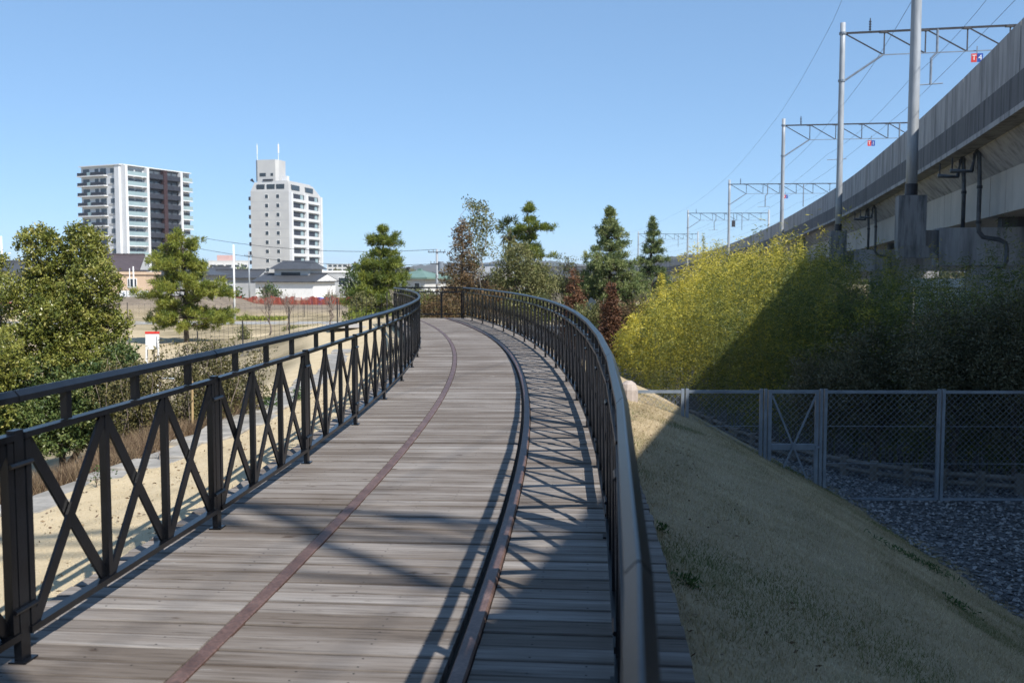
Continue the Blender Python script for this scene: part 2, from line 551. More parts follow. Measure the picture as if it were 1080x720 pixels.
def build_deck():
    pitch = 0.150 / RC
    n = int((A1 - A0) / pitch)
    spans = [(-HALF, TL - 0.042), (TL + 0.042, TR - 0.066), (TR + 0.040, HALF)]
    V, G, T = [], [], []
    F = []
    for i in range(n):
        a0 = A0 + i * pitch
        gap = 0.0045 / RC
        base = rng.normal(0, 0.062)
        dz = rng.normal(0, 0.0015)
        for sp, (d0, d1) in enumerate(spans):
            t = base + rng.normal(0, 0.008) + 0.10
            j0, j1 = (rng.uniform(-0.006, 0.006), rng.uniform(-0.006, 0.006))
            if sp == 0: d0e, d1e = d0 + j0, d1
            elif sp == 2: d0e, d1e = d0, d1 + j1
            else: d0e, d1e = d0, d1
            aa, bb = a0 + gap, a0 + pitch - gap
            e = 0.004 / RC
            ring = [(d0e, aa, -0.04), (d1e, aa, -0.04), (d1e, bb, -0.04), (d0e, bb, -0.04),
                    (d0e, aa, dz - 0.005), (d1e, aa, dz - 0.005), (d1e, bb, dz - 0.005), (d0e, bb, dz - 0.005),
                    (d0e, aa + e, dz), (d1e, aa + e, dz), (d1e, bb - e, dz), (d0e, bb - e, dz)]
            k = len(V)
            for (d, a, z) in ring:
                V.append(tuple(arc(d, a, z)))
                G.append((d, (a - a0 - pitch / 2) * RC, i * 1.37 + 0.31 * sp))
            fs = [(4, 5, 1, 0), (5, 6, 2, 1), (6, 7, 3, 2), (7, 4, 0, 3), (8, 9, 5, 4), (9, 10, 6, 5), (10, 11, 7, 6), (11, 8, 4, 7), (11, 10, 9, 8)]
            for f in fs:
                F.append(tuple(k + q for q in f[::-1]))
                T.append(t)
    me = bpy.data.meshes.new('boardwalk')
    me.from_pydata(V, [], F)
    g = me.attributes.new('grain', 'FLOAT_VECTOR', 'POINT')
    g.data.foreach_set('vector', np.array(G, np.float32).reshape(-1))
    tt = me.attributes.new('tint', 'FLOAT', 'FACE')
    tt.data.foreach_set('value', np.array(T, np.float32))
    me.update()
    o = link('boardwalk', me, M['deck'])
    tag(o, 'curving walkway of weathered grey brown boards laid crosswise', None, None, 'structure')
    mb = MB()
    secs = []
    for a in np.linspace(A0, A1, 60):
        secs.append([arc(-1.42, a, -0.30), arc(1.42, a, -0.30), arc(1.42, a, -0.043), arc(-1.42, a, -0.043)])
    mb.sweep(secs)
    mb.build('deck_frame', surf('dark_joists', (0.05, 0.042, 0.035), (0.03, 0.026, 0.022), 4, 0.9), o)


build_deck()


def track_rail(name, label, d, prof):
    mb = MB()
    secs = []
    for a in np.linspace(A0, A1 - 0.0006, 150):
        secs.append([arc(d + x, a, z) for x, z in prof])
    mb.sweep(secs)
    o = mb.build(name, M['rust'])
    tag(o, label, 'rail')
    return o


track_rail('railway_rail', 'rusty brown flat rail set flush in the boards, nearer the left railing', TL,
           [(-0.034, -0.042), (0.034, -0.042), (0.034, 0.002), (0.029, 0.005), (-0.029, 0.005), (-0.034, 0.002)])
track_rail('railway_rail', 'rusty rail standing proud of the boards beside a dark groove, nearer the right railing', TR,
           [(-0.034, -0.042), (0.034, -0.042), (0.034, 0.008), (0.026, 0.018), (-0.026, 0.018), (-0.034, 0.008)])

# ------------------------------------------------------------------ railings


def railing(label, d_post, angs, out, ends):
    """out = +1: outside is away from the centre of the arc"""
    root = thing('railing', label, 'railing', arc(d_post, angs[4]), 'black railings along the boardwalk')
    P = [arc(d_post, a) for a in angs]
    for i in range(len(P)):
        a = angs[i]
        n = Vector((math.cos(a), math.sin(a), 0)) * out
        u = Vector((-math.sin(a), math.cos(a), 0))
        mb = MB()
        mb.obox(P[i], u, n, (-0.031, 0.031), (-0.016, 0.016), (0.0, 0.935))
        mb.obox(P[i], u, n, (-0.045, 0.045), (-0.038, 0.034), (0.0015, 0.009))
        po = mb.build('post', M['black_steel'], root)
        for z in (0.22, 0.80):
            MB().tube([P[i] - u * 0.075 - n * 0.021 + Vector((0, 0, z)), P[i] + u * 0.075 - n * 0.021 + Vector((0, 0, z))], 0.011, 6).build('bolt', M['black_steel'], po)
        if i == len(P) - 1:
            break
        A, B = P[i], P[i + 1]
        Lc = (B - A).length
        u = (B - A) / Lc
        n = Vector((u.y, -u.x, 0))
        if n.dot(Vector((math.cos(a), math.sin(a), 0)) * out) < 0:
            n = -n
        o = A.copy()
        s0, s1 = 0.060, Lc - 0.060
        k3 = 3 if Lc > 1.8 else 2
        fr = MB()
        for s in (s0, s1):
            fr.obox(o, u, n, (s - 0.018, s + 0.018), (-0.018, 0.018), (0.13, 0.895))
        fr.obox(o, u, n, (0.034, Lc - 0.034), (-0.024, 0.024), (0.100, 0.128))
        fr.obox(o, u, n, (0.034, Lc - 0.034), (-0.024, 0.024), (0.897, 0.922))
        pan = fr.build('railing_panel', M['black_steel'], root)
        xs = [s0 + (s1 - s0) * j / k3 for j in range(k3 + 1)]
        for j in range(1, k3):
            MB().obox(o, u, n, (xs[j] - 0.018, xs[j] + 0.018), (-0.017, 0.017), (0.1285, 0.8965)).build('baluster', M['black_steel'], pan)
        for j in range(k3):
            xa, xb = xs[j] + 0.022, xs[j + 1] - 0.022
            z0, z1 = Vector((0, 0, 0.135)), Vector((0, 0, 0.890))
            MB().bar(o + u * xa + z0 - n * 0.008, o + u * xb + z1 - n * 0.008, 0.012, 0.058, n.cross((u * (xb - xa) + z1 - z0).normalized())).build('brace', M['black_steel'], pan)
            MB().bar(o + u * xa + z1 + n * 0.008, o + u * xb + z0 + n * 0.008, 0.012, 0.058, n.cross((u * (xb - xa) + z0 - z1).normalized())).build('brace', M['black_steel'], pan)
            xm = (xs[j] + xs[j + 1]) / 2
            MB().obox(o, u, n, (xm - 0.021, xm + 0.021), (-0.015, 0.015), (0.9255, 1.050)).build('picket', M['black_steel'], root)
        # handrail length with a ridged top, mitred where the lengths meet
        pr = [(-0.023, 1.054), (0.023, 1.054), (0.023, 1.078), (0.003, 1.100), (-0.003, 1.100), (-0.023, 1.078)]
        secs = []
        for s in (0.005, Lc - 0.005):
            secs.append([o + u * s + n * x + Vector((0, 0, z - 0.008)) for x, z in pr])
        MB().sweep(secs).build('handrail', M['rail_cap'], root)
        if i > 0:
            jm = MB()
            prj = [(x * 1.0, z - (0.004 if z > 1.05 else -0.004)) for x, z in pr]
            jm.sweep([[o + u * s + n * x * 0.9 + Vector((0, 0, z - 0.008)) for x, z in prj] for s in (-0.006, 0.003)])
            jm.build('handrail_joint', M['black_steel'], root)
    return P


aL = [-0.0901 + 0.02189 * i for i in range(-3, 15)] + [0.2335]
aR = [-0.0686 + 0.02155 * i for i in range(-4, 14)] + [0.2290]
PL = railing('black steel railing of crossed braces on the left edge of the boardwalk', 93.41 - RC, aL, -1, None)
PR = railing('black steel railing on the right edge, its near handrail running out below the frame', 95.80 - RC, aR, 1, None)

# barrier across the far end
E0, E1 = PL[-1], PR[-1]
root = thing('barrier', 'low black barrier with wire mesh closing the far end of the boardwalk', 'barrier', (E0 + E1) / 2)
u = (E1 - E0).normalized(); n = Vector((-u.y, u.x, 0)); Lb = (E1 - E0).length
E0 = E0 + n * 0.12
for s in (0.05, Lb * 0.35, Lb * 0.68, Lb - 0.06):
    MB().obox(E0, u, n, (s - 0.03, s + 0.03), (-0.03, 0.03), (0, 0.90)).build('post', M['black_steel'], root)
MB().obox(E0, u, n, (0, Lb), (-0.03, 0.03), (1.05, 1.10)).build('handrail', M['black_steel'], root)
for s in (Lb * 0.1, Lb * 0.3, Lb * 0.5, Lb * 0.7, Lb * 0.9):
    MB().obox(E0, u, n, (s - 0.018, s + 0.018), (-0.018, 0.018), (0.9405, 1.0495)).build('picket', M['black_steel'], root)
MB().obox(E0, u, n, (0, Lb), (-0.026, 0.026), (0.9005, 0.94)).build('upper_rail', M['black_steel'], root)
MB().obox(E0, u, n, (0, Lb), (-0.034, -0.008), (0.12, 0.16)).build('lower_rail', M['black_steel'], root)
mb = MB()
for k in range(int(Lb / 0.11)):
    mb.bar(E0 + u * (0.05 + k * 0.11) + Vector((0, 0, 0.16)), E0 + u * (0.05 + k * 0.11) + Vector((0, 0, 0.9)), 0.006, 0.006, u)
for k in range(7):
    mb.bar(E0 + Vector((0, 0, 0.2 + k * 0.1)), E0 + u * Lb + Vector((0, 0, 0.2 + k * 0.1)), 0.006, 0.006)
mb.build('wire_mesh', M['black_steel'], root)
# path going on beyond the barrier
mb = MB()
mb.sweep([[arc(-3.4, a, -0.32), arc(1.4, a, -0.32), arc(1.4, a, -0.30 + 0.0), arc(-3.4, a, -0.30)] for a in np.linspace(0.2355, 0.262, 6)])
tag(mb.build('path', surf('pale_paving', (0.40, 0.37, 0.33), (0.33, 0.30, 0.27), 2, 0.9)), None, None, None, 'structure')

# ------------------------------------------------------------------ viaduct
POLE = np.array([(-50, -12.5), (-25, -4.3), (0, 3.5), (27.6, 11.3), (47.7, 16.0), (73.4, 20.35), (111.7, 24.9), (150.4, 27.2), (200, 26.0), (260, 20.5), (330, 9)])
_h = np.gradient(POLE[:, 1], POLE[:, 0])


def poleX(y):
    """cubic Hermite through the mast positions"""
    y = np.asarray(y, float)
    i = np.clip(np.searchsorted(POLE[:, 0], y) - 1, 0, len(POLE) - 2)
    x0, x1 = POLE[i, 0], POLE[i + 1, 0]
    t = (y - x0) / (x1 - x0); w = x1 - x0
    return ((2 * t**3 - 3 * t**2 + 1) * POLE[i, 1] + (t**3 - 2 * t**2 + t) * w * _h[i] + (-2 * t**3 + 3 * t**2) * POLE[i + 1, 1] + (t**3 - t**2) * w * _h[i + 1])


def vframe(y):
    x = float(poleX(y)); s = float(poleX(y + 0.5) - poleX(y - 0.5))
    t = Vector((s, 1, 0)).normalized()
    return Vector((x, y, 0)), t, Vector((t.y, -t.x, 0))


def ZP(y):
    t = max(0.0, y - 38)
    return 6.85 - 0.023 * t * t / (t + 12) if t > 0 else 6.85


OFF = 1.15


def vp(y, a, z):
    """point a metres inside the viaduct's face, z relative to the parapet top"""
    p, t, r = vframe(y)
    q = p + r * (a + OFF)
    return Vector((q.x, q.y, ZP(y) + z))


VY = list(np.arange(-45, 60, 3.0)) + list(np.arange(60, 330, 8.0))


def vsweep(name, mat, prof, parent, ys=VY, label=None):
    mb = MB()
    mb.sweep([[vp(y, a, z) for a, z in prof] for y in ys])
    return mb.build(name, mat, parent)


vd = thing('railway_viaduct', 'long elevated concrete railway viaduct curving away at the right', 'viaduct', vp(24, 3, -9))
y = -45.0
while y < 250:                                   # parapet cast in lengths with open joints
    y2 = y + (5.95 if y < 60 else 11.95)
    ys = [y, (y + y2) / 2, y2]
    MB().sweep([[vp(q, a, z) for a, z in ((0.0, -1.10), (0.2, -1.10), (0.2, 0), (0.0, 0))] for q in ys]).build('parapet', M['conc'], vd)
    y = y2 + 0.05
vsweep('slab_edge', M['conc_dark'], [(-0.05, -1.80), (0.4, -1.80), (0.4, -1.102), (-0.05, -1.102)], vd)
vsweep('drip_lip', M['conc'], [(-0.09, -1.93), (0.4, -1.93), (0.4, -1.802), (-0.09, -1.802)], vd)
vsweep('slab', M['conc'], [(0.4, -1.96), (0.95, -2.58), (10.0, -2.58), (10.9, -1.93), (10.9, -1.0), (0.4, -1.0)], vd)
_sp = [-45.0, -1.7] + [float(k) for k in POLE[3:10, 0]]
for i in range(len(_sp) - 1):                    # one girder span from pier to pier
    for a0, a1 in ((0.95, 4.4), (6.4, 10.0)):
        MB().sweep([[vp(yy, a, z) for a, z in ((a0, -3.70), (a1, -3.70), (a1, -2.585), (a0, -2.585))] for yy in np.linspace(_sp[i] + 0.25, _sp[i + 1] + 0.19, 9)]).build('girder', M['conc_light'], vd)
vsweep('far_parapet', M['conc'], [(10.9, -1.9), (11.1, -1.9), (11.1, 0), (10.9, 0)], vd)
for py in [-1.7] + [float(k) for k in POLE[3:9, 0]]:
    p, t, r = vframe(py)
    z = ZP(py)
    g = float(gz(p.x, py))
    o = Vector((p.x, p.y, 0)) + r * OFF
    cap = MB()
    cap.obox(o, r, t, (-0.38, 10.2), (0.0, 1.1), (z - 5.06, z - 4.0))
    cp = cap.build('pier_cap', M['conc'], vd)
    blk = MB()
    zb = z - 3.10
    # bracket that carries the mast: a stout block tapering down to the cap
    q = [(-1.52, -0.36), (-0.78, -0.36), (-0.78, 0.36), (-1.52, 0.36)]
    ql = [(-1.46, -0.30), (-0.40, -0.30), (-0.40, 0.36), (-1.46, 0.36)]
    secs = [[o + r * a + t * b2 + Vector((0, 0, zz)) for a, b2 in qq] for qq, zz in ((ql, z - 4.85), (q, z - 4.5), (q, zb))]
    blk.sweep(secs)
    blk.obox(o, r, t, (-0.79, -0.383), (0.06, 0.50), (z - 4.8, z - 4.06))
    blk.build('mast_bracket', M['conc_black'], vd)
    for aa in (0.5, 6.8):
        MB().obox(o, r, t, (aa, aa + 1.9), (0.12, 0.98), (g - 0.3, z - 5.062)).build('pier', M['conc'], vd)
    for aa in (1.3, 7.6):
        MB().obox(o, r, t, (aa, aa + 0.9), (0.35, 0.85), (z - 3.998, z - 3.702)).build('bearing', M['conc_dark'], vd)


def drain(y, a0, kind, parent):
    """downpipe on the viaduct: from the soffit, along and down to the pier cap"""
    mb = MB()
    if kind == 0:
        pts = [(0.0, -0.28, -2.50), (0.0, 0.25, -2.52), (0.0, 0.42, -1.72), (0.0, 0.47, -2.95), (0.0, 0.47, -3.9), (0.0, 0.49, -4.15), (0.0, 0.60, -4.30), (0.0, 0.80, -4.34), (0.0, 1.00, -4.37), (0.0, 1.16, -4.46), (0.0, 1.2, -4.62), (0.0, 1.2, -4.95), (0.0, 1.14, -5.08), (0.0, 0.95, -5.12)]
    else:
        pts = [(0.0, -0.30, -2.46), (0.0, 0.22, -2.50), (0.0, 0.36, -1.70), (0.0, 0.41, -2.95), (0.0, 0.41, -4.0)]
    P3 = [vp(y + q[0], q[1] + a0, q[2]) for q in pts]
    mb.tube(P3, 0.060, 8)
    o = mb.build('drainpipe', M['pipe'], parent, True)
    for k in (3, 4):
        c = P3[k]
        MB().tube([c - Vector((0, 0, 0.04)), c + Vector((0, 0, 0.04))], 0.078, 8).build('pipe_clamp', M['dark_steel'], o)
    for k in (0, 1):
        c = P3[k]
        MB().tube([c + Vector((0.05, 0, 0)), c + Vector((0.05, 0, 0.36 if k == 0 else 0.5))], 0.022, 6).build('pipe_hanger', M['dark_steel'], o)


for (py, _) in POLE[3:6]:
    drain(py - 0.75, 0, 0, vd)
    drain(py + 0.95, 0, 1, vd)

# ------------------------------------------------------------------ overhead line masts


def text_obj(name, txt, size, mat, loc, rotz, parent, tilt=PI / 2):
    cu = bpy.data.curves.new(name, 'FONT')
    cu.body = txt
    cu.size = size
    cu.align_x = 'CENTER'; cu.align_y = 'CENTER'
    cu.extrude = 0.004
    o = bpy.data.objects.new(name, cu)
    cu.materials.append(mat)
    COL.objects.link(o)
    o.location = loc
    o.rotation_euler = (tilt, 0, rotz)
    if parent is not None:
        o.parent = parent
        o.matrix_parent_inverse = parent.matrix_world.inverted()
    bpy.context.view_layer.update()
    me = bpy.data.meshes.new_from_object(o.evaluated_get(bpy.context.evaluated_depsgraph_get()))
    mo = bpy.data.objects.new(name, me)
    COL.objects.link(mo)
    mo.matrix_world = o.matrix_world.copy()
    mw = o.matrix_world.copy()
    if parent is not None:
        mo.parent = parent
        mo.matrix_parent_inverse = parent.matrix_world.inverted()
        mo.matrix_basis = mw
    bpy.data.objects.remove(o)
    mo.name = name
    return mo


MAST_LABEL = {
    -1.7: 'mast behind the viewpoint whose truss arm throws the soft shadow on the boards',
    27.6: 'nearest and thickest galvanised mast, running out of the top of the frame',
    47.7: 'second galvanised mast, with the largest truss arm and a red and blue plate',
    73.4: 'third galvanised mast along the viaduct, standing where the bamboo tops meet the parapet',
    111.7: 'fourth galvanised mast along the viaduct, second from the last one clear of the trees',
    150.4: 'last galvanised mast clear of the trees, above the left end of the bamboo',
    200: 'farthest mast, half hidden between the two green conifers'}
MASTS = []
for py in [-1.7] + [float(k) for k in POLE[3:9, 0]]:
    p, t, r = vframe(py)
    z = ZP(py); zb, zt = z - 3.10, z + 6.9
    ms = thing('overhead_line_mast', MAST_LABEL[py], 'mast', (p.x, p.y, zb), 'masts along the viaduct')
    mb = MB()
    zz = np.linspace(zb + 0.002, zt, 8)
    mb.tube([(p.x, p.y, q) for q in zz], list(np.linspace(0.155, 0.125, 8)), 16)
    pole = mb.build('pole', M['galv_pole'], ms, True)
    mb = MB(); mb.tube([(p.x, p.y, zb + 0.004), (p.x, p.y, zb + 0.34)], 0.17, 16)
    mb.build('pole_collar', M['dark_steel'], pole, False)
    mb = MB()
    for dz in (0.5, 2.75):
        mb.tube([(p.x, p.y, zt - dz - 0.05), (p.x, p.y, zt - dz + 0.05)], 0.175, 12)
    mb.build('clamp', M['galv'], pole)
    O = Vector((p.x, p.y, 0))
    up = Vector((0, 0, 1))
    # truss arm over the tracks
    zc, zl = zt - 0.5, zt - 1.58
    tr = MB()
    Lb = 12.4
    tr.bar(O + r * 0.14 + up * zc, O + r * Lb + up * zc, 0.085, 0.09)
    pw = 1.86
    for k in range(6):
        tr.bar(O + r * (0.15 + k * pw) + up * (zc - 0.05), O + r * ((k + 1) * pw) + up * zl, 0.055, 0.055)
        tr.bar(O + r * ((k + 1) * pw + 0.05) + up * (zc - 0.05), O + r * ((k + 1) * pw + 0.05) + up * zl, 0.05, 0.05)
        tr.box(O + r * ((k + 1) * pw) + up * (zc - 0.03), (0.34, 0.16, 0.09))
    tr.build('truss_arm', M['dark_steel'], ms)
    MB().bar(O + r * pw + up * (zl - 0.02), O + r * Lb + up * (zl - 0.02), 0.045, 0.045).build('lower_chord', M['galv'], ms)
    MB().tube([O + r * 0.13 + up * (zt - 2.75), O + r * pw + up * (zl - 0.02)], 0.05, 8).build('strut', M['galv'], ms)
    far = MB(); far.tube([O + r * Lb + up * (z - 1.0), O + r * Lb + up * zt], 0.14, 12)
    far.build('far_pole', M['galv_pole'], ms, True)
    hg = MB()
    hg.tube([O + r * 4.3 + up * zc, O + r * 4.3 + up * (zc - 1.1), O + r * 4.05 + up * (zc - 1.35), O + r * 4.05 + up * (zc - 2.6)], 0.06, 8)
    hg.tube([O + r * 3.2 + up * (zc - 2.6), O + r * 4.6 + up * (zc - 2.55)], 0.03, 6)
    hg.build('drop_bracket', M['galv'], ms)
    MB().tube([O + r * 8.3 + up * zc, O + r * 8.3 + up * (zc - 2.6)], 0.06, 8).build('drop_bracket', M['galv'], ms)
    ins = MB()
    for k in range(4):
        ins.tube([O + r * 1.25 + up * (zc + 0.1 + k * 0.12), O + r * 1.25 + up * (zc + 0.16 + k * 0.12)], 0.06, 8)
    ins.tube([O + r * 1.25 + up * zc, O + r * 1.25 + up * (zc + 0.66)], 0.025, 6)
    ins.build('insulator', M['dark_steel'], ms)
    MASTS.append((py, O, t, r, zt))


def plate(mi, a, dz, chars, label):
    py, O, t, r, zt = MASTS[mi]
    c = O + r * a + Vector((0, 0, zt + dz)) - t * 0.12
    g = thing('track_sign', label, 'sign', c, 'red and blue plates on the truss arms')
    rot = math.atan2(r.y, r.x)
    s = 0.25
    for k, (mt, ch) in enumerate(zip(('red', 'blue'), chars)):
        q = c + r * ((k - 0.5) * (s + 0.02))
        bd = MB().obox(q, r, t, (-s / 2, s / 2), (-0.012, 0.012), (-0.20, 0.20)).build('sign_plate', M[mt], g)
        text_obj('lettering', ch, 0.34, M['white_paint'], q - t * 0.018, rot, bd)
    MB().obox(c, r, t, (-0.02, 0.02), (0.02, 0.06), (0.0, 0.55)).build('hanger', M['galv'], g)


plate(2, 6.05, -1.95, 'T4', 'red and blue number plate hanging from the second mast arm, right above the parapet')
plate(3, 6.3, -1.95, 'T1', 'smaller red and blue number plate hanging from the third mast arm')
plate(4, 6.3, -1.95, 'T1', 'tiny red and blue number plate hanging from the fourth mast arm')
for mi, a, lb in ((5, 7.0, 'small black signal hanging from the fifth mast arm'), (6, 4.6, 'small black signal hanging from the farthest mast arm')):
    py, O, t, r, zt = MASTS[mi]
    c = O + r * a + Vector((0, 0, zt - 2.1))
    g = thing('rail_signal', lb, 'signal', c)
    MB().obox(c, r, t, (-0.25, 0.25), (-0.15, 0.15), (-0.5, 0.45)).build('signal_head', M['dark_steel'], g)
    hd = MB(); hd.obox(c, r, t, (-0.03, 0.03), (-0.03, 0.03), (0.45, 1.6)); hd.build('hanger', M['dark_steel'], g)

wires = [(-0.45, 0.15, 0.5, 'bare feeder wire strung outside the mast tops'), (0.55, -3.3, 0.5, 'wire strung low past the masts below their struts'),
         (3.2, -2.7, 0.9, 'messenger wire over the nearer track'), (3.2, -4.0, 0.12, 'contact wire over the nearer track'),
         (7.6, -2.7, 0.9, 'messenger wire over the farther track'), (7.6, -4.0, 0.12, 'contact wire over the farther track')]
for a, dz, sag, lb in wires:
    pts = []
    ks = [float(q) for q in POLE[1:10, 0]]
    for i in range(len(ks) - 1):
        for tt in np.linspace(0, 1, 9)[:-1]:
            yy = ks[i] + (ks[i + 1] - ks[i]) * tt
            pa, ta, ra = vframe(ks[i]); pb, tb, rb = vframe(ks[i + 1])
            q = (pa + ra * a).lerp(pb + rb * a, tt)
            pts.append((q.x, q.y, (ZP(ks[i]) * (1 - tt) + ZP(ks[i + 1]) * tt) + 6.9 + dz - 4 * sag * 0.45 * tt * (1 - tt)))
    tag(MB().tube(pts, 0.008, 5).build('overhead_wire', M['wire']), lb, 'wire', 'wires over the viaduct')

# ------------------------------------------------------------------ chain-link fence
FZ, FH = -2.1, 1.8


def chain(mb, o, u, n, x0, x1, z0, z1, s=0.068, wr=0.0034):
    """woven diamonds as crossing straight strands"""
    w, h = x1 - x0, z1 - z0
    k = -h
    while k < w:
        for sg in (1, -1):
            xa, za, xb, zb = k, 0.0, k + h, h
            if xa < 0: za -= xa; xa = 0
            if xb > w: zb -= xb - w; xb = w
            if xb - xa > 0.01:
                if sg == 1:
                    p, q = (x0 + xa, z0 + za), (x0 + xb, z0 + zb)
                else:
                    p, q = (x1 - xa, z0 + za), (x1 - xb, z0 + zb)
                off = n * (0.0025 * sg)
                mb.bar(o + u * p[0] + off + Vector((0, 0, p[1])), o + u * q[0] + off + Vector((0, 0, q[1])), wr, wr, n)
        k += s * 1.414


fl = thing('chain_link_fence', 'grey chain-link fence between the grassy bank and the bamboo', 'fence', (4, 15.4, FZ))
fo, fu, fn = Vector((0, 15.43, 0)), Vector((1, -0.012, 0)).normalized(), Vector((0.012, 1, 0)).normalized()
XP = [0.15, 1.02, 2.77, 4.03]
XQ = [4.98, 6.86, 8.74, 10.6]


def fposts(xs):
    for i, x in enumerate(xs):
        dbl = (-0.036, 0.036) if 0 < i < len(xs) - 1 else ((-0.04, 0.03) if i else (-0.03, 0.04))
        mb = MB()
        for e in dbl:
            mb.obox(fo, fu, fn, (x + e - 0.024, x + e + 0.024), (-0.024, 0.024), (FZ - 0.1, FZ + FH + 0.02))
        mb.build('post', M['galv'], fl)
    for i in range(len(xs) - 1):
        x0, x1 = xs[i] + 0.062, xs[i + 1] - 0.062
        MB().obox(fo, fu, fn, (x0, x1), (-0.02, 0.02), (FZ + FH - 0.05, FZ + FH - 0.004)).build('top_rail', M['galv'], fl)
        MB().obox(fo, fu, fn, (x0, x1), (-0.02, 0.02), (FZ + 0.02, FZ + 0.06)).build('bottom_rail', M['galv'], fl)
        for z in (0.62, 1.22):
            MB().tube([fo + fu * x0 + Vector((0, -0.006, FZ + z)), fo + fu * x1 + Vector((0, -0.006, FZ + z))], 0.005, 5).build('tension_wire', M['galv'], fl)
        mb = MB(); chain(mb, fo, fu, fn, x0, x1, FZ + 0.06, FZ + FH - 0.05)
        mb.build('wire_mesh', M['galv'], fl)


fposts(XP); fposts(XQ)
gt = thing('chain_link_gate', 'narrow chain-link gate with a crossed brace in the grey fence', 'gate', (4.5, 15.4, FZ))
g0, g1 = XP[-1] + 0.10, XQ[0] - 0.10
mb = MB()
for x in (g0, g1):
    mb.obox(fo, fu, fn, (x - 0.028, x + 0.028), (-0.025, 0.025), (FZ + 0.05, FZ + FH))
mb.obox(fo, fu, fn, (g0 + 0.03, g1 - 0.03), (-0.025, 0.025), (FZ + FH - 0.05, FZ + FH - 0.002))
mb.obox(fo, fu, fn, (g0 + 0.03, g1 - 0.03), (-0.025, 0.025), (FZ + 0.05, FZ + 0.09))
gf = mb.build('gate_frame', M['galv'], gt)
MB().obox(fo, fu, fn, (g0 + 0.03, g1 - 0.03), (-0.03, 0.03), (FZ + 0.84, FZ + 0.935)).build('lock_rail', M['galv'], gt)
for (xa, za, xb, zb) in ((g0 + 0.03, 1.72, g1 - 0.03, 0.1), (g1 - 0.03, 1.72, g0 + 0.03, 0.1)):
    e = -0.032 if xa < xb else -0.045
    mb = MB().bar(fo + fu * xa + fn * e + Vector((0, 0, FZ + za)), fo + fu * xb + fn * e + Vector((0, 0, FZ + zb)), 0.012, 0.03, fn.cross((fu * (xb - xa) + Vector((0, 0, zb - za))).normalized()))
    mb.build('brace', M['galv'], gt)
MB().obox(fo, fu, fn, (g1 - 0.02, g1 + 0.07), (-0.05, -0.028), (FZ + 0.87, FZ + 0.91)).build('latch', M['galv'], gt)
mb = MB(); chain(mb, fo, fu, fn, g0 + 0.03, g1 - 0.03, FZ + 0.09, FZ + FH - 0.05)
mb.build('wire_mesh', M['galv'], gt)

# ------------------------------------------------------------------ low log fence
lf = thing('log_fence', 'low fence of weathered logs along the foot of the bamboo', 'fence', (6, 17, FZ))
LP = [Vector(p) for p in [(9.6, 15.75, 0), (8.4, 15.8, 0), (7.3, 16.2, 0), (6.4, 16.9, 0), (5.7, 17.9, 0), (5.2, 19.2, 0), (4.85, 20.6, 0), (4.65, 22.2, 0), (4.4, 23.8, 0)]]
LPs = []
for i in range(len(LP) - 1):
    k = max(1, round((LP[i + 1] - LP[i]).length / 0.75))
    LPs += [LP[i].lerp(LP[i + 1], j / k) for j in range(k)]
LPs.append(LP[-1])
for p in LPs:
    MB().tube([(p.x, p.y, FZ - 0.1), (p.x, p.y, FZ + 0.36)], 0.075, 10).build('post', M['log'], lf)
for i in range(len(LPs) - 1):
    a, b2 = LPs[i], LPs[i + 1]
    for z in (0.14, 0.28):
        off = (b2 - a).cross(Vector((0, 0, 1))).normalized() * 0.0
        MB().tube([a + Vector((0, 0, FZ + z)) + (b2 - a) * 0.08, b2 + Vector((0, 0, FZ + z)) - (b2 - a) * 0.08], 0.045, 8).build('log_rail', M['log'], lf)
#PART2

# ------------------------------------------------------------------ ground cover


def blades(n, xy, h, w, lean, tint, mat, name):
    x, y = xy
    N = len(x)
    B = np.stack([x, y, gz(x, y) - 0.005], -1)
    H = h * rng.uniform(0.5, 1.2, N)
    an = rng.uniform(0, 2 * PI, N)
    ld = rng.uniform(0.2, 1.0, N) * lean
    top = B + np.stack([np.cos(an) * ld * H, np.sin(an) * ld * H, H], -1)
    an2 = an + PI / 2
    s = np.stack([np.cos(an2), np.sin(an2), np.zeros(N)], -1) * (w * 0.5)
    V = np.stack([B - s, B + s, top], 1)
    return np_mesh(name, V, mat, None, tint)


def polar(n, d0, d1, y0, y1, power=1.0):
    y = y0 + (y1 - y0) * rng.uniform(0, 1, n) ** power
    d = rng.uniform(d0, d1, n)
    r = RC + d
    x = CX + np.sqrt(np.maximum(r * r - (y - CY) ** 2, 0))
    return x, y


M['dry_grass'] = leafmat('dry_winter_grass', [(0.10, 0.135, 0.035), (0.24, 0.20, 0.095), (0.40, 0.32, 0.19), (0.54, 0.44, 0.28), (0.68, 0.58, 0.40)], 0.25, 0.8, 0.15)


def patch(x, y):
    return 0.5 + 0.5 * np.sin(x * 1.1 + y * 0.7 + 1.2 * np.sin(y * 0.9)) * np.sin(y * 0.8 - x * 0.5 + 0.7)


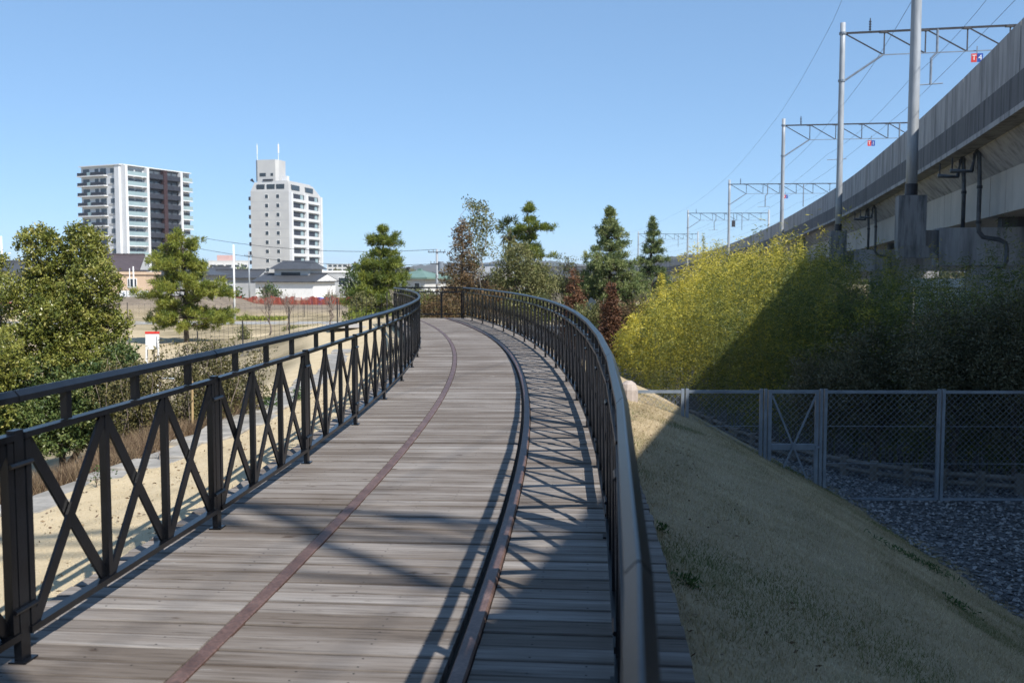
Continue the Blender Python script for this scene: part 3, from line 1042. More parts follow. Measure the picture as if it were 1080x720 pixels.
x, y = polar(330000, 1.52, 5.9, 1.5, 17.5, 1.5)
p = patch(x, y); dd = np.hypot(x - CX, y - CY) - RC
green = (p > 0.72) * 0.30 + (dd > 4.9) * 0.16 + ((p > 0.55) & (dd < 2.0)) * 0.15
keep = rng.uniform(0, 1, len(x)) < 0.65 + 0.35 * p
mott = np.sin(x * 2.9 + 1.7 * np.sin(y * 2.1)) * np.sin(y * 2.6 + 1.3 * np.sin(x * 3.3)) + 0.6 * np.sin(x * 7.1 + y * 3.0) * np.sin(y * 6.3 - x * 2.2)
tint = 0.57 + rng.normal(0, 0.17, len(x)) - green * 0.95 + mott * 0.16
x, y, tint = x[keep], y[keep], tint[keep]
tag(blades(0, (x, y), 0.034, 0.0045, 1.5, tint, M['dry_grass'], 'grass'), 'dry tan winter grass on the bank right of the boardwalk', None, None, 'stuff')
x, y = polar(26000, -3.4, -1.55, 2.0, 24, 1.3)
tag(blades(0, (x, y), 0.022, 0.005, 1.5, 0.8 + rng.normal(0, 0.1, len(x)), M['dry_grass'], 'grass'), 'thin straw coloured grass on the sandy verge left of the boardwalk', None, None, 'stuff')

# small green weeds on the bank
M['weed'] = leafmat('green_weed', [(0.03, 0.06, 0.015), (0.06, 0.11, 0.03), (0.10, 0.16, 0.05)], 0.3)
for k, (px, py, rad, lb) in enumerate([(727, 618, 0.05, 'small dark green weed beside the deck edge'), (966, 592, 0.16, 'long green tuft of grass low on the bank near the gravel'),
                                       (700, 562, 0.03, 'tiny weed at the deck edge farther along'), (1010, 640, 0.09, 'green tuft near the right edge of the frame')]):
    # march the sight line to the ground
    Y = 2.0
    while Y < 20:
        q = W(px, py, Y)
        if q.z < gz(q.x, q.y): break
        Y += 0.03
    n = (90, 260, 60, 120)[k]
    C = np.array([q.x, q.y, 0]) + np.stack([rng.normal(0, rad * (1.6 if k == 1 else 0.8), n), rng.normal(0, rad * 0.7, n), np.zeros(n)], -1)
    C[:, 2] = gz(C[:, 0], C[:, 1]) + rng.uniform(0.0, 0.07, n)
    D = rng.normal(size=(n, 3)) * 0.7 + np.array([0, 0, 0.7])
    tag(np_mesh('weed', leaves(C, D, 0.04 if k != 1 else 0.06, 0.012), M['weed'], None, rng.uniform(0, 1, n)), lb, 'weed', 'weeds on the grassy bank', 'stuff')

# crushed stone
n = 17000
x = rng.uniform(4.6, 11.5, n); y = rng.uniform(8.5, 19.5, n)
d = np.hypot(x - CX, y - CY) - RC
k = (d > 5.7) | ((y > 15.5) & (d > 5.5))
x, y = x[k], y[k]
n = len(x)
Cc = np.stack([x, y, gz(x, y) + 0.012], -1)
oc = np.array([(1, 0, 0), (0, 1, 0), (-1, 0, 0), (0, -1, 0), (0, 0, 1), (0, 0, -1)], float)
ofc = [(0, 1, 4), (1, 2, 4), (2, 3, 4), (3, 0, 4), (1, 0, 5), (2, 1, 5)]
S = rng.uniform(0.016, 0.042, (n, 1, 1)) * rng.uniform(0.55, 1.25, (n, 6, 1))
an = rng.uniform(0, 2 * PI, n); ca, sa = np.cos(an)[:, None], np.sin(an)[:, None]
sq = oc[None] * S * np.array([1.2, 0.9, 0.65])
sq = sq + rng.normal(0, 0.006, sq.shape)
vx = sq[..., 0] * ca - sq[..., 1] * sa; vy = sq[..., 0] * sa + sq[..., 1] * ca
Vv = np.stack([vx, vy, sq[..., 2]], -1) + Cc[:, None]
tr = np.stack([Vv[:, list(f)] for f in ofc], 1).reshape(-1, 3, 3)
tag(np_mesh('gravel', tr, M['gravelstone'], None, np.repeat(rng.uniform(0, 1, n), 6)), 'grey crushed stone between the grassy bank and the bamboo', None, None, 'stuff')

# pale stone slabs along the garden bed
mb = MB()
a = -0.10
while a < 0.14:
    ln = rng.uniform(0.4, 0.95) / 91
    din = float(np.interp(CY + 91 * math.sin(a), [4, 6, 8, 11, 14, 18], [-4.7, -4.3, -3.75, -3.1, -2.9, -2.85])) + rng.normal(0, 0.04)
    wd = rng.uniform(0.42, 0.6)
    for (d0, d1) in ((din - wd, din),):
        j = [rng.normal(0, 0.05) for _ in range(4)]
        e = 0.012 / 91
        q = [arc(d0 + j[0], a + e), arc(d1 + j[1], a + e), arc(d1 + j[2], a + ln - e), arc(d0 + j[3], a + ln - e)]
        zt = float(gz(q[0].x, q[0].y)) + rng.uniform(0.05, 0.09)
        mb.sweep([[v + Vector((0, 0, zt - 0.2)) for v in q], [v + Vector((0, 0, zt - 0.015)) for v in q], [v.lerp(sum(q, Vector()) / 4, 0.04) + Vector((0, 0, zt)) for v in q]])
    a += ln
tag(mb.build('stone_path', M['stone']), 'pale stone slabs edging the garden bed', None, None, 'structure')

# ------------------------------------------------------------------ foliage kit


def lobes_to_clumps(lobes, per, shell=(0.55, 1.0)):
    C, O = [], []
    for (c, rx, ry, rz) in lobes:
        n = max(4, int(per * (rx * ry * rz) ** (2 / 3)))
        dv = unit(rng.normal(size=(n, 3)))
        rr = rng.uniform(shell[0], shell[1], n)[:, None]
        C.append(np.array(c)[None] + dv * rr * np.array([rx, ry, rz]))
        O.append(dv)
    return np.concatenate(C), np.concatenate(O)


def crown_mesh(name, mat, parent, lobes, per, m, sig, L, Wd, up=0.35, shell=(0.55, 1.0), tb=0.5, ts=0.2, droop=0.0):
    C, O = lobes_to_clumps(lobes, per, shell)
    n = len(C)
    base = tb + rng.normal(0, ts, n)
    CC = np.repeat(C, m, 0) + rng.normal(0, sig, (n * m, 3))
    DD = np.repeat(O, m, 0) * 0.6 + rng.normal(size=(n * m, 3)) * 0.75 + np.array([0, 0, up - droop])
    T = np.repeat(base, m) + rng.normal(0, 0.12, n * m)
    return np_mesh(name, leaves(CC, DD, L * rng.uniform(0.7, 1.25, n * m), Wd), mat, parent, T)


def limb(mb, p0, p1, r0, r1, wob=0.1, n=6, sides=7):
    p0, p1 = Vector(p0), Vector(p1)
    pts, rad = [], []
    L = (p1 - p0).length
    for i in range(n + 1):
        t = i / n
        j = Vector((random.gauss(0, 1), random.gauss(0, 1), random.gauss(0, 0.4))) * wob * L * 0.12 * (1 if 0 < i < n else 0)
        pts.append(p0.lerp(p1, t) + j); rad.append(r0 + (r1 - r0) * t)
    mb.tube(pts, rad, sides)
    return pts


def broadleaf(name, label, cat, base, lobes, mat, per=60, m=14, sig=0.10, L=0.07, Wd=0.03, trunk_r=0.07, bark='bark', group=None, up=0.35, tb=0.5, ts=0.2, limbs=10, shell=(0.55, 1.0)):
    base = Vector(base); base.z = float(gz(base.x, base.y)) - 0.03
    g = thing(name, label, cat, base, group)
    mb = MB()
    lo = sorted(lobes, key=lambda l: l[0][2])
    topc = Vector(lo[-1][0])
    mid = base.lerp(topc, 0.45)
    limb(mb, base, mid, trunk_r, trunk_r * 0.65, 0.25)
    limb(mb, mid, topc, trunk_r * 0.65, trunk_r * 0.2, 0.25)
    for l in lobes:
        limb(mb, base.lerp(topc, random.uniform(0.2, 0.5)), Vector(l[0]), trunk_r * 0.45, trunk_r * 0.12, 0.4)
        for _ in range(max(1, limbs // max(1, len(lobes)))):
            dv = Vector((random.gauss(0, 1), random.gauss(0, 1), random.gauss(0.3, 1))).normalized()
            limb(mb, Vector(l[0]), Vector(l[0]) + Vector((dv.x * l[1], dv.y * l[2], dv.z * l[3])) * 0.9, trunk_r * 0.2, trunk_r * 0.05, 0.5, 4, 5)
    mb.build('trunk', M[bark], g, True)
    crown_mesh('crown', mat, g, lobes, per, m, sig, L, Wd, up, shell, tb, ts)
    return g


def pine(name, label, base, H, Wd, mat, seed, whorls=9, lean=0.0, group=None, profile=None, start=0.18, nlen=0.17, nw=0.022, tuft=34, dens=1.0, tb=0.5, bark='bark', s0=0.35, vs=0.11):
    random.seed(seed)
    base = Vector(base); base.z = float(gz(base.x, base.y)) - 0.05
    g = thing(name, label, 'tree', base, group)
    mb = MB()
    top = base + Vector((lean, 0, H))
    trunk = limb(mb, base, top, 0.02 * H + 0.03, 0.02, 0.10, 10, 8)
    prof = profile or (lambda t: (1 - t) ** 0.75)
    C, O, T = [], [], []
    for w in range(whorls):
        t = start + (1 - start) * (w + random.uniform(-0.45, 0.45)) / whorls
        t = min(max(t, 0.05), 0.97)
        p = base.lerp(top, t)
        nb = random.randint(5, 7) if t < 0.85 else 4
        a0 = random.uniform(0, 6.28)
        for b2 in range(nb):
            a = a0 + b2 * 2 * PI / nb + random.uniform(-0.4, 0.4)
            L = Wd / 2 * prof((t - start) / (1 - start)) * random.uniform(0.6, 1.12)
            L = max(L, 0.2)
            e = p + Vector((math.cos(a) * L, math.sin(a) * L, L * random.uniform(-0.12, 0.32)))
            limb(mb, p, e, 0.010 * H * (1 - t * 0.7), 0.008, 0.5, 5, 5)
            nt2 = max(3, int(L * 8.5 * dens))
            for k in range(nt2):
                s = random.uniform(s0, 1.05) if L > 0.5 else random.uniform(0.2, 1.0)
                q = p.lerp(e, s) + Vector((random.gauss(0, 0.20), random.gauss(0, 0.20), random.gauss(0.03, vs))) * min(1, L)
                C.append(tuple(q)); O.append((math.cos(a) * 0.35, math.sin(a) * 0.35, 0.9)); T.append(tb + random.gauss(0, 0.17))
    for k in range(5):
        C.append(tuple(top + Vector((random.gauss(0, 0.06), random.gauss(0, 0.06), random.uniform(-0.3, 0.05))))); O.append((0, 0, 1)); T.append(0.6)
    mb.build('trunk', M[bark], g, True)
    C, O, T = np.array(C), np.array(O), np.array(T)
    n = len(C)
    D = unit(np.repeat(O, tuft, 0) * 0.8 + rng.normal(size=(n * tuft, 3)) * 0.75)
    CC = np.repeat(C, tuft, 0) + rng.normal(0, 0.07, (n * tuft, 3)) + D * nlen * 0.45
    np_mesh('crown', leaves(CC, D, nlen * rng.uniform(0.75, 1.2, n * tuft), nw), mat, g, np.repeat(T, tuft) + rng.normal(0, 0.1, n * tuft))
    return g


def cone_tree(name, label, base, H, Wd, mat, group=None, n=260, m=18, L=0.12, lw=0.05, base_t=0.05, ragged=0.25, pw=1.0, bark='bark', tb=0.5, fill=0.35):
    base = Vector(base); base.z = float(gz(base.x, base.y)) - 0.05
    g = thing(name, label, 'tree', base, group)
    mb = MB()
    limb(mb, base, base + Vector((0, 0, H * 0.98)), 0.015 * H + 0.02, 0.012, 0.08, 8, 7)
    t = base_t + (1 - base_t) * (1 - np.sqrt(rng.uniform(0, 1, n)))
    R = Wd / 2 * (1 - t) ** pw * (1 + rng.normal(0, ragged, n)) * rng.uniform(fill, 1.0, n) ** 0.5
    a = rng.uniform(0, 2 * PI, n)
    C = np.array(base)[None] + np.stack([np.cos(a) * R, np.sin(a) * R, t * H], -1)
    for k in range(0, n, 4):
        limb(mb, base + Vector((0, 0, float(t[k]) * H * 0.93)), Vector(C[k]), 0.02, 0.006, 0.3, 3, 4)
    mb.build('trunk', M[bark], g, True)
    O = np.stack([np.cos(a), np.sin(a), np.full(n, 0.4)], -1)
    CC = np.repeat(C, m, 0) + rng.normal(0, 0.11 * (Wd / 2.0) ** 0.5, (n * m, 3)) * np.array([1, 1, 0.7])
    D = np.repeat(O, m, 0) * 0.5 + rng.normal(size=(n * m, 3)) * 0.7
    np_mesh('crown', leaves(CC, D, L * rng.uniform(0.7, 1.3, n * m), lw), mat, g, np.repeat(tb + rng.normal(0, 0.18, n), m) + rng.normal(0, 0.1, n * m))
    return g


def bare_tree(name, label, base, H, spread, seed, bark='bark_pale', group=None, depth=4, cat='tree', r0=None, leaf=None):
    random.seed(seed)
    base = Vector(base); base.z = float(gz(base.x, base.y)) - 0.05
    g = thing(name, label, cat, base, group)
    mb, tw = MB(), MB()
    tips = []

    def grow(p, d, L, r, k):
        e = p + d * L
        limb(mb if k < 2 else tw, p, e, r, r * 0.6, 0.5, 4, 6 if k < 2 else 4)
        if k >= depth:
            tips.append(e); return
        for _ in range(3 if k else 4):
            nd2 = (d + Vector((random.gauss(0, spread), random.gauss(0, spread), random.gauss(0.12, spread * 0.5)))).normalized()
            grow(p.lerp(e, random.uniform(0.45, 1.0)), nd2, L * random.uniform(0.55, 0.8), r * 0.55, k + 1)
    grow(base, Vector((0.03, 0, 1)), H * 0.36, r0 or 0.012 * H + 0.01, 0)
    mb.build('trunk', M[bark], g, True)
    tw.build('branches', M['twig'] if bark != 'bark_pale' else M['bark_pale'], g, True)
    if leaf:
        T = np.array([tuple(t) for t in tips])
        m = 2
        CC = np.repeat(T, m, 0) + rng.normal(0, 0.02, (len(T) * m, 3))
        np_mesh('crown', leaves(CC, rng.normal(size=CC.shape), 0.030, 0.016), leaf, g, 0.5 + rng.normal(0, 0.25, len(CC)))
    return g


M['camellia'] = leafmat('glossy_evergreen_leaf', [(0.028, 0.045, 0.012), (0.085, 0.110, 0.024), (0.175, 0.195, 0.038), (0.255, 0.255, 0.055), (0.32, 0.295, 0.085)], 0.22, 0.38, 0.5)
M['deep_green'] = leafmat('dark_green_leaf', [(0.018, 0.038, 0.014), (0.050, 0.085, 0.026), (0.105, 0.145, 0.042), (0.18, 0.205, 0.06)], 0.2, 0.45, 0.4)
M['pine_needle'] = leafmat('pine_needle', [(0.035, 0.060, 0.018), (0.095, 0.135, 0.026), (0.18, 0.215, 0.034), (0.27, 0.275, 0.05)], 0.25, 0.5)
M['fir_needle'] = leafmat('dark_conifer_needle', [(0.030, 0.055, 0.026), (0.090, 0.135, 0.052), (0.18, 0.22, 0.075), (0.27, 0.29, 0.11)], 0.2, 0.5)
M['rust_leaf'] = leafmat('red_brown_conifer_leaf', [(0.060, 0.030, 0.018), (0.12, 0.055, 0.030), (0.18, 0.090, 0.048), (0.22, 0.14, 0.07)], 0.2, 0.7)
M['mixed_brown'] = leafmat('brown_green_leaf', [(0.050, 0.045, 0.022), (0.11, 0.075, 0.038), (0.17, 0.105, 0.05), (0.16, 0.145, 0.055)], 0.2, 0.7)
M['olive_leaf'] = leafmat('olive_leaf', [(0.045, 0.060, 0.024), (0.11, 0.125, 0.045), (0.185, 0.185, 0.068), (0.27, 0.25, 0.11)], 0.25, 0.6)
M['hedge_leaf'] = leafmat('thin_hedge_leaf', [(0.040, 0.045, 0.018), (0.085, 0.085, 0.032), (0.145, 0.13, 0.048), (0.22, 0.18, 0.075)], 0.25, 0.6)
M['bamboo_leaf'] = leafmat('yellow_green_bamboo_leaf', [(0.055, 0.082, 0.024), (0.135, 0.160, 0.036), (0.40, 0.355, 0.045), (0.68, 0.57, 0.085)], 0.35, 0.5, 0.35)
M['shade_leaf'] = leafmat('dull_evergreen_leaf', [(0.045, 0.050, 0.026), (0.095, 0.096, 0.048), (0.155, 0.142, 0.078), (0.22, 0.195, 0.12)], 0.2, 0.5, 0.4)
M['dry_twig'] = leafmat('dry_brown_stems', [(0.075, 0.045, 0.030), (0.13, 0.085, 0.055), (0.20, 0.145, 0.09), (0.28, 0.21, 0.13)], 0.1, 0.9)
M['palm_leaf'] = leafmat('palm_leaf', [(0.035, 0.055, 0.02), (0.075, 0.10, 0.03), (0.20, 0.17, 0.08)], 0.2, 0.5)


def lob(px, py, Y, rpx, rpy=None, rd=None):
    q = W(px, py, Y); k = Y / FOC
    rx = rpx * k; rz = (rpy or rpx) * k
    return (tuple(q), rx, (rd or rx), rz)


# --- big evergreens at the left
Y = 13.6
broadleaf('evergreen_tree', 'tall evergreen tree with glossy yellow green leaves and two tops against the sky', 'tree', W(66, 480, Y),
          [lob(42, 266, Y, 22, 30), lob(86, 262, Y + .2, 27, 27), lob(34, 312, Y, 33, 26), lob(98, 300, Y - .1, 30, 28), lob(68, 336, Y - .2, 42, 28), lob(112, 345, Y, 26, 22),
           lob(28, 366, Y - .3, 40, 28), lob(86, 378, Y - .3, 40, 28), lob(66, 300, Y + .3, 26, 30)],
          M['camellia'], per=1750, m=22, sig=0.030, L=0.052, Wd=0.023, trunk_r=0.05, tb=0.55, ts=0.18, limbs=30, shell=(0.45, 1.08))
Y = 12.9
broadleaf('evergreen_shrub', 'dense darker evergreen shrub in front of the tall two topped tree', 'shrub', W(70, 478, Y),
          [lob(30, 405, Y, 44, 30), lob(92, 410, Y - .1, 40, 30), lob(124, 400, Y + .2, 30, 30), lob(40, 440, Y - .2, 48, 24), lob(96, 440, Y - .2, 40, 24), lob(2, 430, Y, 34, 34), lob(128, 376, Y + .4, 22, 16), lob(60, 462, Y - .3, 44, 18), lob(16, 462, Y - .3, 40, 20), lob(112, 456, Y - .2, 30, 16)],
          M['deep_green'], per=1500, m=22, sig=0.030, L=0.052, Wd=0.024, trunk_r=0.05, tb=0.62, ts=0.22, limbs=14, shell=(0.4, 1.03))
Y = 12.2
broadleaf('evergreen_shrub', 'leafy yellow green shrub cut by the left edge, beside the tall tree', 'shrub', W(-14, 470, Y),
          [lob(-10, 285, Y + 2, 20, 22), lob(-22, 330, Y + 2, 34, 40), lob(-8, 384, Y, 36, 32), lob(-24, 430, Y, 40, 40)],
          M['camellia'], per=1400, m=20, sig=0.030, L=0.052, Wd=0.023, trunk_r=0.05, tb=0.58, ts=0.2, limbs=8, shell=(0.4, 1.03))

# --- loose hedge along the bed
hs = [(160, 12.6, 368, 38, 'thin leaved hedge shrub next to the big evergreens'), (192, 12.9, 360, 34, 'thin leaved hedge shrub behind the tan stake'),
      (224, 13.3, 354, 36, 'tallest thin leaved hedge shrub, in the middle of the row'), (254, 13.8, 364, 32, 'thin leaved hedge shrub at the far end of the row by the yard'),
      (136, 12.5, 378, 28, 'low thin leaved hedge shrub touching the dark evergreen')]
for px, Y, ty, wpx, lb in hs:
    b0 = W(px, 470, Y); b0.z = float(gz(b0.x, b0.y))
    zt = W(px, ty, Y).z
    g = thing('hedge_shrub', lb, 'shrub', b0, 'hedge shrubs along the garden bed')
    mb = MB(); C = []; k = Y / FOC
    for j in range(16):
        ox, oy = random.gauss(0, wpx * k * 0.42), random.gauss(0, 0.16)
        h = (zt - b0.z) * random.uniform(0.65, 1.02)
        e = b0 + Vector((ox * 1.4, oy * 1.4, h))
        limb(mb, b0 + Vector((ox, oy, -0.03)), e, 0.009, 0.003, 0.3, 4, 4)
        for q in range(38):
            t = random.uniform(0.08, 1.0)
            C.append(tuple((b0 + Vector((ox, oy, 0))).lerp(e, t) + Vector((random.gauss(0, 0.07), random.gauss(0, 0.07), random.gauss(0, 0.03)))))
    mb.build('stems', M['twig'], g, True)
    C = np.array(C); m_ = 7
    CC = np.repeat(C, m_, 0) + rng.normal(0, 0.03, (len(C) * m_, 3))
    np_mesh('foliage', leaves(CC, rng.normal(size=CC.shape) + np.array([0, 0, 0.3]), 0.045 * rng.uniform(0.7, 1.3, len(CC)), 0.02), M['hedge_leaf'], g,
            np.repeat(0.5 + rng.normal(0, 0.2, len(C)), m_) + rng.normal(0, 0.1, len(CC)))

# wooden stake and supports in the hedge
q = W(203, 452, 12.6)
tag(MB().tube([(q.x, q.y, float(gz(q.x, q.y)) - 0.1), (q.x + 0.01, q.y, W(203, 402, 12.6).z)], 0.016, 8).build('stake', M['bamboo_pole']), 'tan bamboo stake upright in the hedge', 'stake')
a0, a1 = W(118, 397, 12.75), W(212, 400, 13.3)
tag(MB().tube([a0, a0.lerp(a1, 0.5), a1], 0.011, 8).build('support_pole', M['galv']), 'thin pale pole lying level through the hedge', 'pole')

# dry brown growth behind the slabs
n = 26000
y = rng.uniform(6.5, 15.5, n); d = np.interp(y, [4, 6, 8, 11, 14, 18], [-4.7, -4.3, -3.75, -3.1, -2.9, -2.85]) - 0.62 - rng.uniform(0, 1.1, n) ** 1.3 - 0.08 * np.sin(y * 2.2)
r_ = RC + d; x = CX + np.sqrt(r_ * r_ - (y - CY) ** 2)
B = np.stack([x, y, gz(x, y)], -1)
cl = np.floor(x * 2.3) * 13.1 + np.floor(y * 2.3) * 7.7
hh = 0.10 + 0.22 * np.abs(np.sin(cl * 1.7)) * rng.uniform(0.3, 1, n)
T3 = B + np.stack([rng.normal(0, 0.09, n), rng.normal(0, 0.09, n), hh], -1)
sv = unit(rng.normal(size=(n, 3)) * np.array([1, 1, 0.1])) * 0.0032
tag(np_mesh('undergrowth', np.stack([B - sv, B + sv, T3], 1), M['dry_twig'], None, rng.uniform(0, 1, n)), 'dry brown twigs and heather behind the stone slabs', None, None, 'stuff')
# little leafless shrubs by the slabs
for k, (px, py, h, lb) in enumerate([(101, 514, 0.30, 'small leafless twig bush with a few leaves beside the stone slabs, nearest the viewer'),
                                     (169, 487, 0.34, 'small leafless twig bush beyond the slabs, under the middle of the first railing bay'),
                                     (75, 500, 0.2, 'tiny twig bush half hidden by the near railing brace')]):
    Y = 6.0
    while Y < 20:
        q = W(px, py, Y)
        if q.z < gz(q.x, q.y): break
        Y += 0.03
    bare_tree('twig_bush', lb, q, h * 1.3, 0.75, 40 + k, 'twig', 'leafless bushes by the slabs', 3, 'shrub', 0.006, M['weed'] if k == 0 else None)
# sand heap
q = W(152, 458, 12.9)
zq = float(gz(q.x, q.y))
mb = MB()
N_ = 22; rings = []
for i in range(7):
    t = i / 6
    rings.append([(q.x + math.cos(2 * PI * k / N_) * 0.70 * (1 - t) * (1 + 0.08 * math.sin(k * 1.7)) - 0.08 * t, q.y + math.sin(2 * PI * k / N_) * 0.6 * (1 - t) * (1 + 0.07 * math.sin(k * 2.3)), zq - 0.08 + 0.50 * (1 - (1 - t) ** 1.25) + 0.015 * math.sin(k * 3.1 + i)) for k in range(N_)])
mb.sweep(rings)
tag(mb.build('sand_heap', M['sand'], None, True), 'small heap of tan sand between the dark evergreen and the hedge', 'sand heap')
# far end of the stone edging: low plants and a dark bench top
for k, (px, py, Y, s, lb) in enumerate([(286, 446, 14.2, 0.16, 'low green plant at the end of the stone slabs nearest the hedge'), (318, 438, 15.2, 0.14, 'low green plant just left of the dark bench')]):
    q = W(px, py, Y); q.z = float(gz(q.x, q.y)) + 0.1
    g = thing('low_plant', lb, 'plant', q, 'low plants by the stone slabs')
    crown_mesh('foliage', M['weed'], g, [(tuple(q), s, s, s * 0.8)], 1800, 8, 0.03, 0.05, 0.018, 0.5)
    limb_mb = MB(); limb(limb_mb, q - Vector((0, 0, 0.13)), q, 0.008, 0.004); limb_mb.build('stem', M['twig'], g)
q = W(297, 430, 16.0); zg = float(gz(q.x, q.y)); q.z = W(297, 428, 16.0).z
bn = thing('bench', 'dark low bench standing at the edge of the sandy yard', 'bench', (q.x, q.y, zg))
MB().box((q.x, q.y, q.z), (0.95, 0.36, 0.05)).build('seat', M['dark_clad'], bn)
for sx in (-0.4, 0.4):
    MB().obox((q.x, q.y, 0), (1, 0, 0), (0, 1, 0), (sx - 0.03, sx + 0.03), (-0.14, 0.14), (zg - 0.05, q.z - 0.026)).build('leg', M['dark_clad'], bn)

# ------------------------------------------------------------------ pine, shrubs in the yard
def G(px, Y):
    q = W(px, 300, Y); return Vector((q.x, q.y, 0))


def hgt(px, py, Y):
    q = W(px, py, Y); return q.z - float(gz(q.x, q.y))


pine('pine_tree', 'bright green pine standing in the sandy yard before the dark balconied tower', G(196, 51), hgt(192, 244, 51), 5.6, M['pine_needle'], 12, 12, -0.3,
     profile=lambda t: 0.92 * (1 - t) ** 0.55 * (0.84 + 0.28 * math.sin(t * 23)), start=0.15, dens=1.05, nlen=0.23, nw=0.036, tuft=58, tb=0.72, s0=0.45, vs=0.12)
pine('pine_tree', 'dark green pine left of the far end of the boardwalk, beside the pruned shrubs', G(402, 46), hgt(403, 238, 46), 4.4, M['pine_needle'], 23, 14, 0.1,
     profile=lambda t: 0.85 * (1 - t) ** 0.6 * (0.85 + 0.3 * math.sin(t * 17)), start=0.12, dens=1.25, nlen=0.19, nw=0.03, tuft=50, tb=0.52, s0=0.5, vs=0.07)
Y = 50
broadleaf('evergreen_tree', 'dense dark evergreen tree just left of the pine near the far end of the boardwalk', 'tree', G(382, Y), [lob(382, 290, Y, 17, 20), lob(388, 310, Y, 18, 18), lob(374, 305, Y, 13, 14)],
          M['deep_green'], per=80, m=16, sig=0.12, L=0.15, Wd=0.075, trunk_r=0.08, tb=0.35)
for k, (px, py, Y, rx, rz, lb) in enumerate([(258, 353, 47, 8.5, 9, 'small round clipped shrub with a trunk in the sandy yard, right of the pine'), (382, 317, 44, 13, 9, 'upper tier of clipped green garden shrub beside the dark evergreen'),
                                             (379, 335, 41, 16, 10, 'wide clipped green shrub just above the handrail, below the dark evergreen'), (350, 316, 120, 9, 5, 'light green round bush right of the blue tarp')]):
    broadleaf('clipped_shrub', lb, 'shrub', G(px, Y), [lob(px, py, Y, rx, rz), lob(px - rx * .4, py + rz * .4, Y, rx * .7, rz * .7), lob(px + rx * .45, py + rz * .35, Y, rx * .65, rz * .7)],
              M['olive_leaf'] if k != 2 else M['pine_needle'], per=110 if Y < 100 else 25, m=16, sig=0.002 * Y, L=0.0026 * Y, Wd=0.0013 * Y, trunk_r=0.05, tb=0.55)
for k, (px, py, Y, H, lb) in enumerate([(283, 352, 44, 2.6, 'thin leafless sapling in the sandy yard behind the mesh fence'), (303, 345, 52, 3.0, 'thin leafless sapling at the far side of the yard, right of the other'),
                                        (348, 384, 34, 2.2, 'low leafless bush near the mesh fence')]):
    bare_tree('sapling', lb, G(px, Y), H, 0.35, 60 + k, 'twig', 'leafless saplings in the yard', 4)
bare_tree('bare_tree', 'pale leafless tree right beside the far left railing', G(417, 40), hgt(417, 288, 40), 0.42, 71, 'bark_pale', None, 4)

# ------------------------------------------------------------------ trees behind the far end
cone_tree('red_conifer', 'tall red brown conifer just left of the slim airy tree', G(487, 52), hgt(484, 226, 52), 2.9, M['mixed_brown'], None, 760, 15, 0.16, 0.06, 0.04, 0.28, 0.75, tb=0.5)
Y = 56
broadleaf('slender_tree', 'slim airy tall tree with small grey green leaves, second highest at the far end', 'tree', G(507, Y),
          [lob(505, 222, Y, 13, 11), lob(500, 240, Y, 14, 14), lob(514, 238, Y, 12, 12), lob(508, 262, Y, 13, 14), lob(502, 283, Y, 9, 11), lob(494, 216, Y, 8, 6)],
          M['olive_leaf'], per=62, m=16, sig=0.13, L=0.15, Wd=0.075, trunk_r=0.09, bark='bark_pale', tb=0.55, limbs=22, shell=(0.3, 1.05))
pine('pine_tree', 'tallest pine at the far end of the boardwalk, with separate flat tufts at its top', G(556, 50), hgt(556, 214, 50), 3.3, M['pine_needle'], 37, 13, 0.1,
     profile=lambda t: (0.64 + 0.26 * math.sin(t * 26)) * (1.1 - t) ** 0.45, start=0.16, dens=1.15, nlen=0.20, nw=0.032, tuft=56, tb=0.52, s0=0.5, vs=0.05)
Y = 48
broadleaf('evergreen_tree', 'olive leaved bushy tree under the tallest pine at the far end', 'tree', G(548, Y), [lob(545, 270, Y, 20, 16), lob(560, 290, Y, 22, 18), lob(530, 292, Y, 16, 18), lob(572, 302, Y, 16, 14)],
          M['olive_leaf'], per=170, m=15, sig=0.14, L=0.13, Wd=0.06, trunk_r=0.09, tb=0.6, limbs=20, shell=(0.4, 1.05))
# fan palm
Y = 60
b0 = G(537, Y); b0.z = -2.15; zt = W(537, 242, Y).z
pm = thing('palm_tree', 'fan palm with a ragged head and hanging dead fronds, left of the tallest pine', 'tree', b0)
MB().tube([b0, (b0.x, b0.y, zt * 0.5), (b0.x + 0.05, b0.y, zt)], [0.16, 0.13, 0.12], 8).build('trunk', M['bark'], pm, True)
C, D, T = [], [], []
for k in range(60):
    a = random.uniform(0, 6.28); el = random.uniform(-1.3, 1.25)
    dv = Vector((math.cos(a) * math.cos(el), math.sin(a) * math.cos(el), math.sin(el)))
    hub = Vector((b0.x + 0.05, b0.y, zt)) + dv * random.uniform(0.35, 0.7)
    for j in range(14):
        sp = (dv + Vector((random.gauss(0, 0.45), random.gauss(0, 0.45), random.gauss(-0.1, 0.45)))).normalized()
        C.append(tuple(hub + sp * 0.22)); D.append(tuple(sp)); T.append(0.9 if el < -0.6 else random.uniform(0.1, 0.6))
np_mesh('crown', leaves(np.array(C), np.array(D), 0.5, 0.045), M['palm_leaf'], pm, np.array(T))
bare_tree('bare_tree', 'tall leafless pale branched tree between the tallest pine and the red conifers', G(578, 54), hgt(578, 262, 54), 0.5, 81, 'twig', None, 5)
bare_tree('bare_tree', 'grey leafless tree with spreading branches leaning over the right handrail', G(596, 47), hgt(596, 285, 47), 0.6, 83, 'bark_pale', None, 5)
Y = 53
